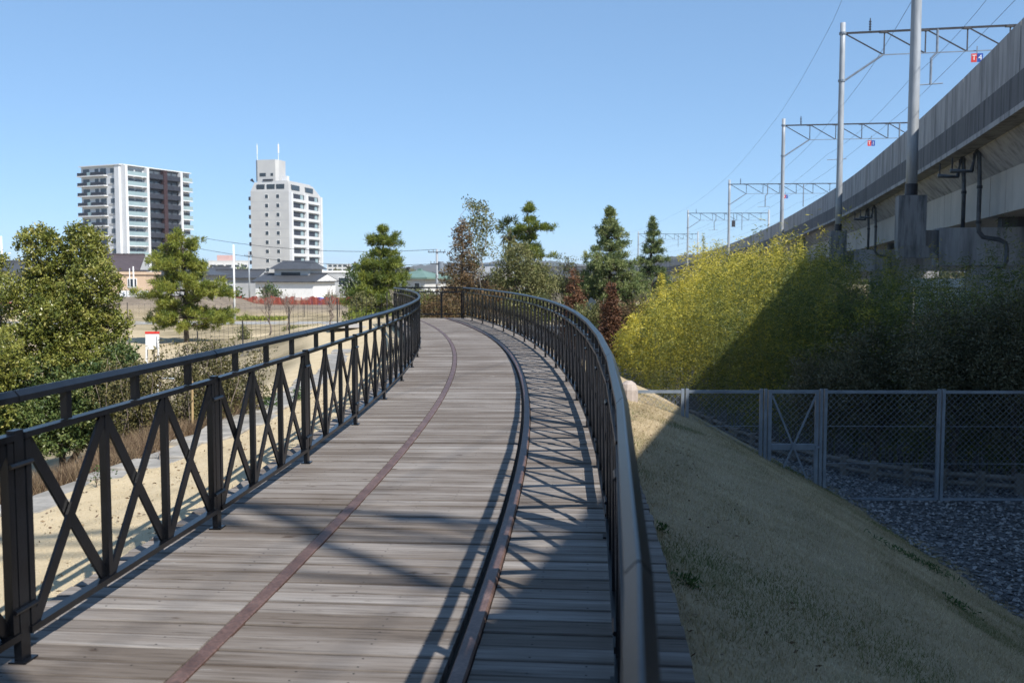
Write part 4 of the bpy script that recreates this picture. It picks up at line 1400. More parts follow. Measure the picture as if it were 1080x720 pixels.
broadleaf('evergreen_tree', 'grey green bushy tree behind the shorter red conifer right of the middle', 'tree', G(598, Y), [lob(598, 280, Y, 12, 11), lob(585, 300, Y, 16, 14), lob(600, 305, Y, 16, 14), lob(570, 285, Y, 12, 11)],
          M['olive_leaf'], per=110, m=14, sig=0.14, L=0.12, Wd=0.055, trunk_r=0.08, tb=0.42, limbs=20, shell=(0.3, 1.05))
cone_tree('red_conifer', 'red brown pointed conifer behind the right handrail, left of the dark fir', G(606, 43), hgt(606, 279, 43), 1.35, M['rust_leaf'], None, 520, 18, 0.12, 0.055, 0.04, 0.2, 0.7, tb=0.5)
cone_tree('red_conifer', 'smaller red brown conifer in front of the dark fir', G(645, 40), hgt(646, 294, 40), 1.15, M['rust_leaf'], None, 460, 18, 0.12, 0.055, 0.02, 0.2, 0.65, tb=0.35)
cone_tree('red_conifer', 'lowest red brown conifer, touching the left side of the smaller one', G(637, 41), hgt(637, 312, 41), 0.8, M['rust_leaf'], None, 160, 14, 0.10, 0.04, 0.02, 0.25, 0.7, tb=0.35)
pine('fir_tree', 'big dark green fir with a pointed top right of the middle', G(643, 52), hgt(642, 219, 52), 5.8, M['fir_needle'], 51, 32, 0.0,
     profile=lambda t: 1.0 * (1 - t) ** 0.9, start=0.06, dens=0.50, nlen=0.19, nw=0.036, tuft=48, tb=0.66, s0=0.42, vs=0.07)
pine('fir_tree', 'smaller dark pine right of the big fir, in front of the farthest mast', G(688, 60), hgt(688, 230, 60), 3.6, M['fir_needle'], 57, 20, 0.0,
     profile=lambda t: 0.95 * (1 - t) ** 0.7 * (0.88 + 0.2 * math.sin(t * 27)), start=0.22, dens=0.55, nlen=0.19, nw=0.034, tuft=46, tb=0.52, s0=0.45, vs=0.07)
bare_tree('bare_tree', 'brown leafless tree under the smaller dark pine', G(684, 50), hgt(684, 285, 50), 0.5, 91, 'twig', None, 5)
Y = 60
for k, (px, py, Y, rx, rz, mt, lb) in enumerate([(455, 318, 58, 26, 10, 'olive_leaf', 'low olive hedge behind the far barrier'), (516, 318, 46, 30, 14, 'mixed_brown', 'brown leaved bush behind the right end of the far barrier'),
                                                 (465, 322, 45, 20, 12, 'mixed_brown', 'brown bush seen through the mesh of the far barrier'), (556, 320, 44, 26, 12, 'olive_leaf', 'olive bush behind the far right railing'),
                                                 (520, 300, 62, 26, 16, 'mixed_brown', 'brown leaved trees in front of the house with the pale verge'), (585, 306, 58, 30, 16, 'olive_leaf', 'olive bushes under the tall leafless tree'),
                                                 (618, 300, 64, 22, 14, 'olive_leaf', 'olive bushes between the red conifer and the big fir'), (440, 312, 62, 22, 9, 'olive_leaf', 'olive bush below the cream house'),
                                                 (622, 328, 42, 18, 9, 'olive_leaf', 'low green bush between the two red conifers'), (665, 330, 46, 20, 16, 'mixed_brown', 'brown bush between the dark fir and the bamboo')]):
    broadleaf('bush', lb, 'shrub', G(px, Y), [lob(px, py, Y, rx, rz), lob(px - rx * .6, py + 4, Y, rx * .6, rz), lob(px + rx * .6, py + 5, Y, rx * .6, rz), lob(px, py + rz, Y, rx, rz)],
              M[mt], per=150, m=14, sig=0.12, L=0.12, Wd=0.05, trunk_r=0.05, tb=0.5, limbs=8, shell=(0.3, 1.05))
q = W(622, 323, 44)
sg = thing('solar_panel', 'small tilted grey panel between the red conifers', 'panel', (q.x, q.y, -2.1))
MB().bar(q + Vector((-0.25, 0, -0.3)), q + Vector((0.2, 0.2, 0.3)), 0.35, 0.04, (0.3, -1, 0.4)).build('panel_face', M['glass'], sg)
MB().tube([(q.x, q.y + 0.3, -2.15), (q.x, q.y + 0.3, q.z)], 0.04, 8).build('post', M['galv'], sg)

# ------------------------------------------------------------------ bamboo thicket
FR = np.array([(15.9, 10.7), (16.4, 9.3), (16.9, 8.3), (17.8, 7.1), (19.5, 5.8), (22, 4.85), (25, 4.05), (28, 3.75), (32, 3.9), (37, 4.7), (43, 6.0), (50, 8.2), (58, 11)])
nc = 2000
yy = 16.0 + 41 * rng.uniform(0, 1, nc) ** 1.35
fx = np.interp(yy, FR[:, 0], FR[:, 1]) + (0.28 * np.sin(yy * 1.15) + 0.18 * np.sin(yy * 2.9 + 1)) * smooth01((yy - 18) / 4)
bx = poleX(yy) + 0.9
bx = np.maximum(bx, fx + 0.8)
u_ = rng.uniform(0, 1, nc) ** 1.25
xx = fx + u_ * np.minimum(bx - fx, 7.0)
dist = xx - fx
near = smooth01((32 - yy) / 10)
edge = (0.80 * near + 0.42 * (1 - near))
frac = edge + (1 - edge) * smooth01(dist / (1.6 * near + 3.2 * (1 - near)))
H = (3.45 + 0.72 * smooth01((yy - 19) / 14) * 1.0 - 0.5 * smooth01((yy - 46) / 8)) * frac * rng.normal(1.0, 0.07, nc) * (1 + 0.13 * np.sin(xx * 1.3 + 1.1 * np.sin(yy * 0.7)) * np.sin(yy * 1.05 + 0.6) + 0.06 * np.sin(xx * 3.1 + yy * 1.7))
lean = np.stack([rng.normal(-0.10, 0.22, nc), rng.normal(-0.10, 0.20, nc)], -1) * H[:, None] / 4
zb = gz(xx, yy)
big = np.where(yy < 27, 1.0, 1.55)
per = np.where(yy < 27, 250, 140).astype(int)
rep = np.repeat(np.arange(nc), per)
n = len(rep)
t = rng.uniform(0.10, 1.0, n) ** 0.85
node = np.floor(t * 13) / 13 + rng.normal(0, 0.012, n)
t = np.clip(0.6 * node + 0.4 * t, 0.05, 1.02)
sp = 0.30 * (1.12 - t) ** 0.6
nsp = 17
bang = rng.uniform(0, 2 * PI, n)
# leaves sit in sprays on side branches
spray = np.floor(rng.uniform(0, nsp, n))
ba = (np.sin(rep * 12.9898 + spray * 78.233) * 43758.5453) % 1.0 * 2 * PI
bt = (np.sin(rep * 39.346 + spray * 11.135) * 24634.6345) % 1.0
t = np.clip(0.08 + 0.94 * bt ** 0.8 + rng.normal(0, 0.02, n), 0.04, 1.03)
br = (np.sin(rep * 7.313 + spray * 31.77) * 15731.743) % 1.0
sp = (0.62 * np.sin(np.clip(t, 0, 1) * 2.6 + 0.35) * (1.08 - np.clip(t, 0, 1)) ** 0.35)
rad = np.maximum(sp, 0.05) * (0.25 + 0.75 * br) * rng.normal(1.0, 0.10, n)
P0 = np.stack([xx[rep] + lean[rep, 0] * t ** 2 + np.cos(ba) * rad, yy[rep] + lean[rep, 1] * t ** 2 + np.sin(ba) * rad, zb[rep] + H[rep] * t + rad * 0.35], -1)
P0 += rng.normal(0, 0.085, P0.shape) * np.array([1, 1, 0.6]) * big[rep][:, None] ** 0.5
P0[:, 2] -= rad * 0.25
D = np.stack([np.cos(ba), np.sin(ba), np.full(n, 0.0)], -1) * 0.8 + rng.normal(size=(n, 3)) * 0.55 + np.array([0, 0, -0.25])
tint = 0.53 + (0.13 * np.sin(xx * 0.9 + 2 * np.sin(yy * 0.45)) * np.sin(yy * 0.8 + 1) + rng.normal(0, 0.14, nc))[rep] + rng.normal(0, 0.10, n) + 0.26 * (((np.sin(rep * 3.71 + spray * 17.3) * 9631.7) % 1.0) - 0.5) + 0.12 * (t - 0.5) + (0.52 * smooth01((yy - 22) / 14) - 0.28)[rep]  # shade put into leaf tint: darker, greener by the viaduct, yellower in the sunlit part
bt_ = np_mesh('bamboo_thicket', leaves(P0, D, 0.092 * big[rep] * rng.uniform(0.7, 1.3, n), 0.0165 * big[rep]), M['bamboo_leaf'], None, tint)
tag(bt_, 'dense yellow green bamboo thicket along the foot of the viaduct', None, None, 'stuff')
mb = MB()
for i in range(0, nc, 5):
    b0 = Vector((xx[i], yy[i], zb[i] - 0.05))
    pts = [b0 + Vector((lean[i, 0] * s * s, lean[i, 1] * s * s, H[i] * s)) for s in (0, 0.35, 0.7, 0.98)]
    mb.tube(pts, [0.013, 0.011, 0.008, 0.003], 5, False)
mb.build('culms', M['culm'], bt_)

# taller single bamboos standing above the thicket
for k, (px, ty, Y, lb) in enumerate([(742, 250, 46, 'tall thin bamboo stem rising above the left part of the thicket'), (845, 256, 33, 'leafy bamboo stem rising above the thicket in front of the third bracket'),
                                     (803, 260, 36, 'bamboo top reaching up beside the third mast'), (697, 290, 47, 'orange yellow bamboo plume at the left end of the thicket'), (656, 352, 34, 'small yellow bamboo plume at the lower left corner of the thicket'),
                                     (866, 268, 30, 'bamboo top standing before the second bracket')]):
    b0 = W(px, 400, Y); b0.z = float(gz(b0.x, b0.y)) - 0.05
    tp = W(px, ty, Y)
    g = thing('bamboo', lb, 'bamboo', b0, 'single bamboos above the thicket')
    MB().tube([b0, b0.lerp(tp, 0.5), tp], [0.02, 0.015, 0.004], 6, False).build('culm', M['culm'], g)
    m_ = 520 if k not in (3, 4) else 1100
    s = rng.uniform(0.25, 1.02, m_)
    L_ = (tp - b0).length
    wide = (0.34 if k not in (3, 4) else 0.55) * (1.1 - s) ** 0.5
    a = rng.choice(rng.uniform(0, 6.28, 22), m_)
    rr = rng.uniform(0.1, 1.0, m_) * wide
    C = np.array(b0)[None] + np.array(tp - b0)[None] * s[:, None] + np.stack([np.cos(a) * rr, np.sin(a) * rr, rng.normal(0, 0.08, m_)], -1)
    D = np.stack([np.cos(a), np.sin(a), np.full(m_, -0.2)], -1) + rng.normal(0, 0.6, (m_, 3))
    np_mesh('foliage', leaves(C, D, 0.15, 0.03), M['bamboo_leaf'], g, 0.6 + rng.normal(0, 0.15, m_) + (0.25 if k in (3, 4) else 0))

# dull evergreen shrubs in the shade in front of it
for k, (px, py, Y, rx, rz, lb) in enumerate([(895, 322, 22.5, 26, 22, 'dull leafy shrub deep in the bamboo below the second bracket'), (925, 372, 18.0, 52, 34, 'dull grey green shrub in front of the bamboo above the middle of the grey fence'), (1010, 352, 16.9, 60, 42, 'largest dull shrub in front of the bamboo, under the pier cap'),
                                             (1072, 350, 16.4, 42, 50, 'dull shrub cut by the right edge of the frame'), (868, 392, 18.9, 36, 26, 'low dull shrub behind the chain-link gate')]):
    broadleaf('evergreen_shrub', lb, 'shrub', W(px, 440, Y), [lob(px, py, Y, rx, rz, 0.7), lob(px - rx * .5, py + rz * .8, Y - .2, rx * .7, rz * .8, .6), lob(px + rx * .5, py + rz * .7, Y - .2, rx * .7, rz * .8, .6), lob(px, py + rz * 1.7, Y, rx, rz, .6)],
              M['shade_leaf'], per=900, m=12, sig=0.06, L=0.055, Wd=0.024, trunk_r=0.05, tb=0.5, ts=0.2, limbs=16, shell=(0.35, 1.05))
# stone lump at the left end of the chain-link fence
q = W(663, 407, 15.2)
mb = MB()
rings = []
for i, (zz, s) in enumerate([(-0.42, 0.13), (-0.2, 0.14), (-0.05, 0.135), (0.04, 0.11), (0.085, 0.05)]):
    rings.append([(q.x + math.cos(k * PI / 5) * s * (1 + 0.1 * math.sin(k * 2.1 + i)), q.y + math.sin(k * PI / 5) * s, q.z + zz) for k in range(10)])
mb.sweep(rings)
tag(mb.build('marker_stone', surf('pink_granite', (0.44, 0.38, 0.34), (0.32, 0.27, 0.24), 8, 0.9, 0, 0.4)), 'pale pinkish stone at the left end of the chain-link fence', 'stone')
#PART3

# ------------------------------------------------------------------ buildings


def rot2(v, a):
    return Vector((v[0] * math.cos(a) - v[1] * math.sin(a), v[0] * math.sin(a) + v[1] * math.cos(a), 0))


def house(name, label, px, Y, w, d, h, rot=0.0, roofh=1.4, wall='white_wall', roof='tile_roof', kind='gable', along=True, wins=(), base=None, group=None, over=0.45, cat='house', eave2=None, clad=None):
    q = W(px, 300, Y)
    zb = -2.12 if base is None else base
    O = Vector((q.x, q.y, 0))
    u, n = rot2((1, 0), rot), rot2((0, 1), rot)
    g = thing(name, label, cat, (O.x, O.y, zb), group)
    MB().obox(O, u, n, (-w / 2, w / 2), (-d / 2, d / 2), (zb, zb + h)).build('wall', M[wall], g)
    up = Vector((0, 0, 1))
    zt = zb + h
    mb = MB()
    if kind == 'flat':
        mb.obox(O, u, n, (-w / 2 - 0.15, w / 2 + 0.15), (-d / 2 - 0.15, d / 2 + 0.15), (zt + 0.002, zt + 0.3))
        mb.build('roof', M[roof], g)
    else:
        a, b2 = (u, n) if along else (n, u)
        la, lb2 = (w, d) if along else (d, w)
        hx = la / 2 + (over if kind == 'gable' else over)
        hy = lb2 / 2 + over
        rdg = hx if kind == 'gable' else max(0.2, hx - hy * 0.75)
        e0 = zt - 0.10
        for th in (0,):
            P = [O + a * sx * hx + b2 * sy * hy + up * e0 for sx in (-1, 1) for sy in (-1, 1)]
            Q = [p + up * 0.16 for p in P]
            R = [O + a * (-rdg) + up * (zt + roofh), O + a * rdg + up * (zt + roofh)]
            vs = P + Q + R
            fs = [(0, 1, 3, 2), (4, 6, 9, 8), (7, 5, 8, 9), (5, 4, 8), (6, 7, 9), (0, 4, 5, 1), (1, 5, 7, 3), (3, 7, 6, 2), (2, 6, 4, 0)]
            mb.poly(vs, fs)
        ro = mb.build('roof', M[roof], g)
        rb = MB(); rb.bar(R[0] + up * 0.05, R[1] + up * 0.05, 0.3, 0.22); rb.build('ridge', M[roof], ro)
        if kind == 'gable':          # gable ends in the wall colour, a hand's breadth outside the roof solid
            for sx in (-1, 1):
                gb = MB()
                c = O + a * sx * (hx + 0.004)
                hh = hy * 0.86
                gb.poly([c - b2 * hh + up * (zt + 0.1), c + b2 * hh + up * (zt + 0.1), c + up * (zt + roofh * 0.86 + 0.05)], [(0, 1, 2), (2, 1, 0)][0:1] if sx > 0 else [(2, 1, 0)])
                gb.build('gable', M[wall], g)
    for (face, s, z, ww, hh) in wins:
        fu, fn, dist = {'f': (u, -n, d / 2), 'r': (n, u, w / 2), 'l': (-n, -u, w / 2)}[face]
        o2 = O + fn * dist
        fr = MB().obox(o2, fu, fn, (s - ww / 2 - 0.07, s + ww / 2 + 0.07), (0.003, 0.06), (zb + z - 0.07, zb + z + hh + 0.07)).build('window', M['white_paint'], g)
        MB().obox(o2, fu, fn, (s - ww / 2, s + ww / 2), (0.062, 0.07), (zb + z, zb + z + hh)).build('pane', M['glass'], fr)
    return g


m, nt, b = new_mat('tower_window')
b.inputs['Base Color'].default_value = (0.085, 0.10, 0.115, 1)
b.inputs['Roughness'].default_value = 0.15
M['tglass'] = m


# dark and white apartment tower
def tower_a():
    C, Dp, E, L = Vector((-114.4, 286, 0)), Vector((-111.0, 294.2, 0)), Vector((-103.0, 311.5, 0)), Vector((-129.4, 293.2, 0))
    up = Vector((0, 0, 1))
    zb, fh, nf = -2.12, 2.95, 12
    zt = zb + fh * nf
    g = thing('apartment_tower', 'tall white apartment tower with dark balconies and a charcoal middle section', 'building', (C.x, C.y, zb))
    u1 = (L - C).normalized(); u2 = (E - C).normalized()
    n1 = Vector((-u1.y, u1.x, 0)); n2 = Vector((u2.y, -u2.x, 0))
    if n1.y > 0: n1 = -n1
    if n2.x < 0: n2 = -n2
    l1, l2 = (L - C).length, (E - C).length
    secs = [[C + up * z, E + up * z, E + (L - C) + up * z, L + up * z] for z in (zb, zt)]
    MB().sweep(secs).build('wall', M['white_tile'], g)
    rf = MB().sweep([[p + (p - (C + E + L + L - C + E) / 4 * 0 - p) for p in s] for s in [[C + up * (zt + .003), E + up * (zt + .003), E + L - C + up * (zt + .003), L + up * (zt + .003)], [C + up * (zt + .5), E + up * (zt + .5), E + L - C + up * (zt + .5), L + up * (zt + .5)]]])
    rf.obox(C, u2, n2, (0, l2), (0.003, 0.9), (zt + 0.1, zt + 0.35)); rf.obox(C, u1, n1, (0.0, l1), (0.003, 0.9), (zt + 0.1, zt + 0.35))
    rf.build('roof', M['white_tile'], g)
    for (a, b2) in ((0.4, 2.2),):
        MB().obox(C, u1, n1, (a, b2), (0.003, 0.7), (zb, zt + 0.1)).build('pilaster', M['white_tile'], g)
    s1 = l2 * 0.315
    MB().obox(C, u2, n2, (s1 + 0.6, s1 + 13.6), (0.003, 0.30), (zb, zt - 0.2)).build('dark_cladding', M['dark_clad'], g)
    MB().obox(C, u2, n2, (s1 + 6.4, s1 + 7.9), (0.302, 1.6), (zb, zt - 0.1)).build('pilaster', M['maroon'], g)
    for a in (0.0, s1 - 0.35, s1 + 13.7):
        MB().obox(C, u2, n2, (a, a + 0.9), (0.003, 1.5), (zb, zt + 0.1)).build('pilaster', M['white_tile'], g)
    for k in range(nf):
        z = zb + k * fh
        # left face: a long white slab, two dark balustrades, recessed windows
        sl = MB().obox(C, u1, n1, (5.6, l1 + 0.2), (0.003, 1.5), (z + 0.02, z + 0.34)).build('balcony', M['white_tile'], g)
        for (a, b2) in ((5.8, 11.2), (13.0, l1 + 0.1)):
            MB().obox(C, u1, n1, (a, b2), (1.30, 1.44), (z + 0.342, z + 1.25)).build('balustrade', M['dark_clad'], sl)
        MB().obox(C, u1, n1, (11.4, 12.8), (1.20, 1.28), (z + 0.342, z + 1.35)).build('balustrade', M['balcony_glass'], sl)
        for (a, b2) in ((6.2, 8.6), (9.4, 10.9), (13.2, 15.8)):
            MB().obox(C, u1, n1, (a, b2), (0.003, 0.05), (z + 0.36, z + 2.4)).build('window', M['tglass'], g)
        MB().obox(C, u1, n1, (2.9, 4.5), (0.003, 0.06), (z + 0.95, z + 2.3)).build('window', M['tglass'], g)
        MB().obox(C, u1, n1, (2.6, 5.4), (0.003, 0.12), (z + 0.42, z + 0.85)).build('sill_band', M['grey_tile'], g)
        for (a, b2, dk) in ((0.92, s1 - 0.37, 0), (s1 + 0.6, s1 + 6.38, 1), (s1 + 7.92, s1 + 13.6, 1), (s1 + 14.7, l2 - 0.1, 0)):
            sl = MB().obox(C, u2, n2, (a, b2), (0.305, 1.45), (z + 0.02, z + 0.32)).build('balcony', M['dark_clad' if dk else 'white_tile'], g)
            MB().obox(C, u2, n2, (a + 0.03, b2 - 0.03), (1.36, 1.44), (z + 0.322, z + 1.45)).build('balustrade', M['dark_clad' if dk else 'balcony_glass'], sl)
            wd_ = (b2 - a)
            for (wa, wb) in ((0.10, 0.46), (0.56, 0.90)):
                MB().obox(C, u2, n2, (a + wd_ * wa, a + wd_ * wb), (0.303, 0.36), (z + 0.36, z + 2.35)).build('window', M['tglass'], g)


tower_a()


def tower_b():
    C = Vector((-72.6, 317, 0))
    u1 = Vector((-0.974, 0.225, 0)).normalized(); n1 = Vector((-0.225, -0.974, 0)).normalized()
    u2 = Vector((0.225, 0.974, 0)).normalized(); n2 = Vector((0.974, -0.225, 0)).normalized()
    up = Vector((0, 0, 1))
    l1, l2 = 13.6, 24.5
    zb, fh, nf = -2.12, 2.98, 11
    zt = zb + 33.6
    g = thing('apartment_tower', 'pale apartment tower with a tank house and two antennas on its roof', 'building', (C.x, C.y, zb))
    lean = 1.6
    zk = zt - 3.0                           # the top storey slopes in
    p = lambda a, b2, z: C + u1 * a + u2 * b2 + up * z
    bod = MB().sweep([[p(0, 0, z), p(0, l2, z), p(l1, l2, z), p(l1, 0, z)] for z in (zb, zk)])
    bod.build('wall', M['grey_tile'], g)
    MB().sweep([[p(0, 0, zk + .003), p(0, l2, zk + .003), p(l1, l2, zk + .003), p(l1, 0, zk + .003)], [p(0.3, 0.4, zt), p(0.3, l2 - 5.5, zt), p(l1 - .5, l2 - 5.5, zt), p(l1 - 1.2, 0.6, zt)]]).build('attic', M['grey_tile'], g)
    MB().sweep([[p(a, b2, z) for a, b2 in ((0.8, 1), (0.8, l2 - 6), (l1 - 2, l2 - 6), (l1 - 2, 1))] for z in (zt + 0.003, zt + 0.5)]).build('roof', M['grey_tile'], g)
    # tank house on the roof
    q = [(5.2, 1.2), (4.4, 2.2), (4.4, 7.0), (12.0, 7.0), (12.6, 5.0), (12.6, 2.2), (11.6, 1.2)]
    th = MB().sweep([[p(a, b2, z) for a, b2 in q][::-1] for z in (zt + 0.5, zt + 7.4)]).build('tank_house', M['grey_tile'], g)
    for (a, z, w2, h2) in ((6.0, 2.1, 0.9, 0.9), (8.6, 2.0, 2.2, 1.1)):
        MB().obox(C + u2 * 1.2, u1, n1, (a, a + w2), (0.003, 0.06), (zt + z, zt + z + h2)).build('window', M['glass'], th)
    MB().obox(C + u2 * 1.2, u1, n1, (6.0, 9.5), (0.003, 0.5), (zt + 0.55, zt + 1.05)).build('canopy', M['dark_clad'], th)
    MB().obox(C + u2 * 3, u1, n1, (1.2, 3.0), (0, 1.6), (zt + 0.51, zt + 2.0)).build('roof_plant', M['white_tile'], g)
    for a in (4.7, 12.3):
        an = MB().tube([p(a, 2.6, zt + 7.4), p(a, 2.6, zt + 13.0)], [0.10, 0.05], 6)
        an.tube([p(a, 2.6, zt + 9.6), p(a, 2.6, zt + 12.4)], 0.24 if a < 6 else 0.14, 6)
        an.build('antenna', M['white_paint'], g)
    MB().tube([p(13.2, 2.0, zt + 0.2), p(13.9, 1.2, zt + 1.1)], [0.1, 0.55], 10).build('dish', M['dark_clad'], g)
    for k in range(nf):
        z = zb + k * fh + 0.9
        if k < nf - 1:
            for a in (3.2, 7.2):
                fr = MB().obox(C, u1, n1, (a, a + 1.35), (0.003, 0.06), (z + 0.5, z + 1.95)).build('window', M['white_paint'], g)
                MB().obox(C, u1, n1, (a + 0.12, a + 1.23), (0.062, 0.075), (z + 0.6, z + 1.85)).build('pane', M['glass'], fr)
            MB().obox(C, u1, n1, (0.02, l1 - 0.02), (0.003, 0.02), (z - 0.42, z - 0.36)).build('floor_joint', M['grey_wall'], g)
            bl = MB().obox(C, u1, n1, (l1 + 0.01, l1 + 0.9), (-2.4, -0.3), (z + 0.05, z + 1.3)).build('side_balcony', M['dark_clad'], g)
        for (a, b2) in ((1.4, 11.4), (13.0, 22.6)):
            zc = z - 0.25
            if k < nf - 1:
                MB().obox(C, u2, n2, (a, b2), (0.003, 0.05), (zc + 0.95, zc + 2.55)).build('balcony_shade_panel', M['dark_clad'], g)  # flat dark panel standing in for the shade inside the balcony opening
                bl = MB().obox(C, u2, n2, (a, b2), (0.06, 0.75), (zc - 0.05, zc + 0.85)).build('balcony', M['white_tile'], g)
                MB().obox(C, u2, n2, (b2 - 3.0, b2 - 0.8), (0.052, 0.10), (zc + 1.0, zc + 2.4)).build('window', M['balcony_glass'], g)
    for a in (0.0, 11.5, 23.0):
        MB().obox(C, u2, n2, (a, a + 1.3), (0.002, 0.95), (zb, zk - 0.3)).build('pilaster', M['white_tile'], g)
    # attic windows
    for a in (1.6, 5.0, 8.6):
        MB().obox(C + u2 * 0.3, u1, n1, (a, a + 2.8), (-0.1, 0.25), (zk + 0.7, zk + 2.3)).build('window', M['glass'], g)
    for a in (2.0, 12.5):
        MB().obox(C + u1 * 0.2, u2, n2, (a, a + 6.0), (-0.1, 0.3), (zk + 0.6, zk + 2.2)).build('window', M['glass'], g)


tower_b()

# houses
house('house', 'white gabled house with a plum tiled roof at the foot of the dark balconied tower', 123, 128, 6.4, 6.0, 3.2, 0.15, 2.1, 'white_wall', 'purple_roof', 'gable', True, [('f', -2.2, 1.0, 1.4, 1.1)], -1.2)
house('house', 'peach walled house with a low roof behind the white panels, left of the pine', 140, 112, 4.6, 5, 2.4, 0.05, 0.5, 'peach_wall', 'peach_wall', 'flat', True, [('f', 0.8, 1.0, 0.9, 0.9)], -0.9)
house('house', 'grey house with a dark roof half hidden behind the bright pine', 204, 132, 7.0, 6, 3.0, -0.1, 1.0, 'grey_wall', 'tile_roof', 'hip', True, [('f', 1.6, 1.0, 1.2, 1.2), ('f', -1.6, 1.0, 1.2, 1.2)], -1.6)
house('house', 'low grey house with a hip roof between the pine and thin white pole', 234, 165, 7.5, 7, 3.6, 0.1, 1.3, 'grey_wall', 'tile_roof', 'hip', True, [('f', 0, 1.0, 2, 1.1)])
house('house', 'grey walled house with a dark tiled roof right of the thin white pole', 254, 150, 7.0, 6, 3.1, -0.1, 1.2, 'grey_wall', 'tile_roof', 'gable', True, [('f', -1, 1.0, 1.6, 1.0)])
kh = house('storehouse', 'white storehouse with a wide dark tiled roof and a smaller roof above it', 312, 140, 9.0, 7, 2.6, -0.25, 1.1, 'white_paint', 'tile_roof', 'gable', True, [('f', -2.5, 0.9, 1.6, 0.9)], cat='building')
q = W(315, 300, 141.5); O = Vector((q.x, q.y, 0)); u = rot2((1, 0), -0.25); n = rot2((0, 1), -0.25)
MB().obox(O, u, n, (-2.7, 2.7), (-2.2, 2.2), (0.7, 2.35)).build('upper_wall', M['white_wall'], kh)
mb = MB()
P = [O + u * sx * 3.3 + n * sy * 2.9 + Vector((0, 0, 2.25)) for sx in (-1, 1) for sy in (-1, 1)]
R = [O - u * 2.4 + Vector((0, 0, 3.5)), O + u * 2.4 + Vector((0, 0, 3.5))]
mb.poly(P + R, [(0, 1, 3, 2), (0, 2, 5, 4), (3, 1, 4, 5), (1, 0, 4), (2, 3, 5)])
mb.build('upper_roof', M['tile_roof'], kh)
MB().obox(O, u, -n, (-1.6, 1.4), (2.203, 2.25), (1.2, 1.8)).build('upper_window', M['glass'], kh)
house('house', 'flat roofed grey and white house between the storehouse and the dark evergreen', 360, 155, 6.0, 6, 3.9, 0.1, 0.3, 'grey_wall', 'white_paint', 'flat', True, [('f', 0.6, 2.0, 1.6, 1.1), ('f', -1.4, 0.6, 1.3, 1.2)])
house('house', 'grey house with a dark roof at the left edge of the frame behind the evergreens', 6, 92, 4.6, 5, 3.0, 0.1, 1.0, 'grey_wall', 'tile_roof', 'gable', True, [('f', -0.9, 1.5, 1.3, 0.8), ('f', 0.4, 0.2, 1.2, 0.9)], -1.3)
house('house', 'cream house with a green roof behind the pine near the far end of the boardwalk', 443, 96, 3.4, 5, 3.3, -0.35, 0.75, 'white_wall', 'green_roof', 'hip', True, [('f', 0.9, 2.0, 0.5, 0.8), ('f', -0.5, 2.0, 0.5, 0.8)])
house('house', 'house with a pale sloping verge behind the slender tree', 522, 105, 4.8, 6, 3.0, 0.6, 1.6, 'grey_wall', 'grey_wall', 'gable', False, [('f', 0, 1.2, 1, 1)])
house('house', 'low house with a dark roof seen between the tallest pine and the bare tree', 590, 120, 7, 6, 3.0, 0.2, 1.5, 'grey_wall', 'tile_roof', 'gable', True, [('f', 0, 1.2, 2, 1)])
house('apartment_block', 'long pale far off apartment block with a pink rooftop box, right of the pine', 242, 520, 21, 12, 10.5, 0.25, 0.5, 'white_wall', 'white_wall', 'flat', True,
      [('f', s, z, 3.0, 1.2) for s in (-8, -4, 0, 4, 8) for z in (4.6, 7.4)], cat='building')
bx_ = W(243, 300, 520)
tag(MB().obox((bx_.x - 2, bx_.y, 0), (1, 0, 0), (0, 1, 0), (-4, 4), (-3, 3), (8.69, 11.6)).build('rooftop_box', M['pink_wall']), 'pink box on the roof of the far pale apartment block', 'rooftop box')
house('apartment_block', 'far off white and grey apartment block right of the storehouse', 358, 600, 13, 12, 9.6, 0.0, 0.5, 'white_wall', 'grey_wall', 'flat', True,
      [('f', s, z, 2.2, 1.3) for s in (-4.5, -1.5, 1.5, 4.5) for z in (3.2, 5.6, 8.0)], cat='building')
house('shed', 'pale building glimpsed under the viaduct at the right edge', 1140, 34, 9, 6, 3.2, 0.1, 0.3, 'white_wall', 'white_wall', 'flat', True, [('f', -2.5, 1.0, 1.2, 1.0), ('f', 1.5, 1.0, 1.2, 1.0)], cat='building')

# white panel fence by the peach house
q = W(141, 312, 104)
pf = thing('panel_fence', 'white panel fence in front of the peach walled house', 'fence', (q.x, q.y, -0.9))
for k in range(4):
    MB().obox((q.x, q.y, 0), (1, 0, 0), (0, 1, 0), (-1.5 + k * 0.78, -0.78 + k * 0.78), (-0.02, 0.02), (W(141, 317, 104).z, W(141, 306.5, 104).z)).build('panel', M['white_paint'], pf)
for k in range(5):
    MB().obox((q.x, q.y, 0), (1, 0, 0), (0, 1, 0), (-1.53 + k * 0.78, -1.49 + k * 0.78), (-0.06, -0.022), (-1.0, W(141, 306, 104).z)).build('post', M['galv'], pf)

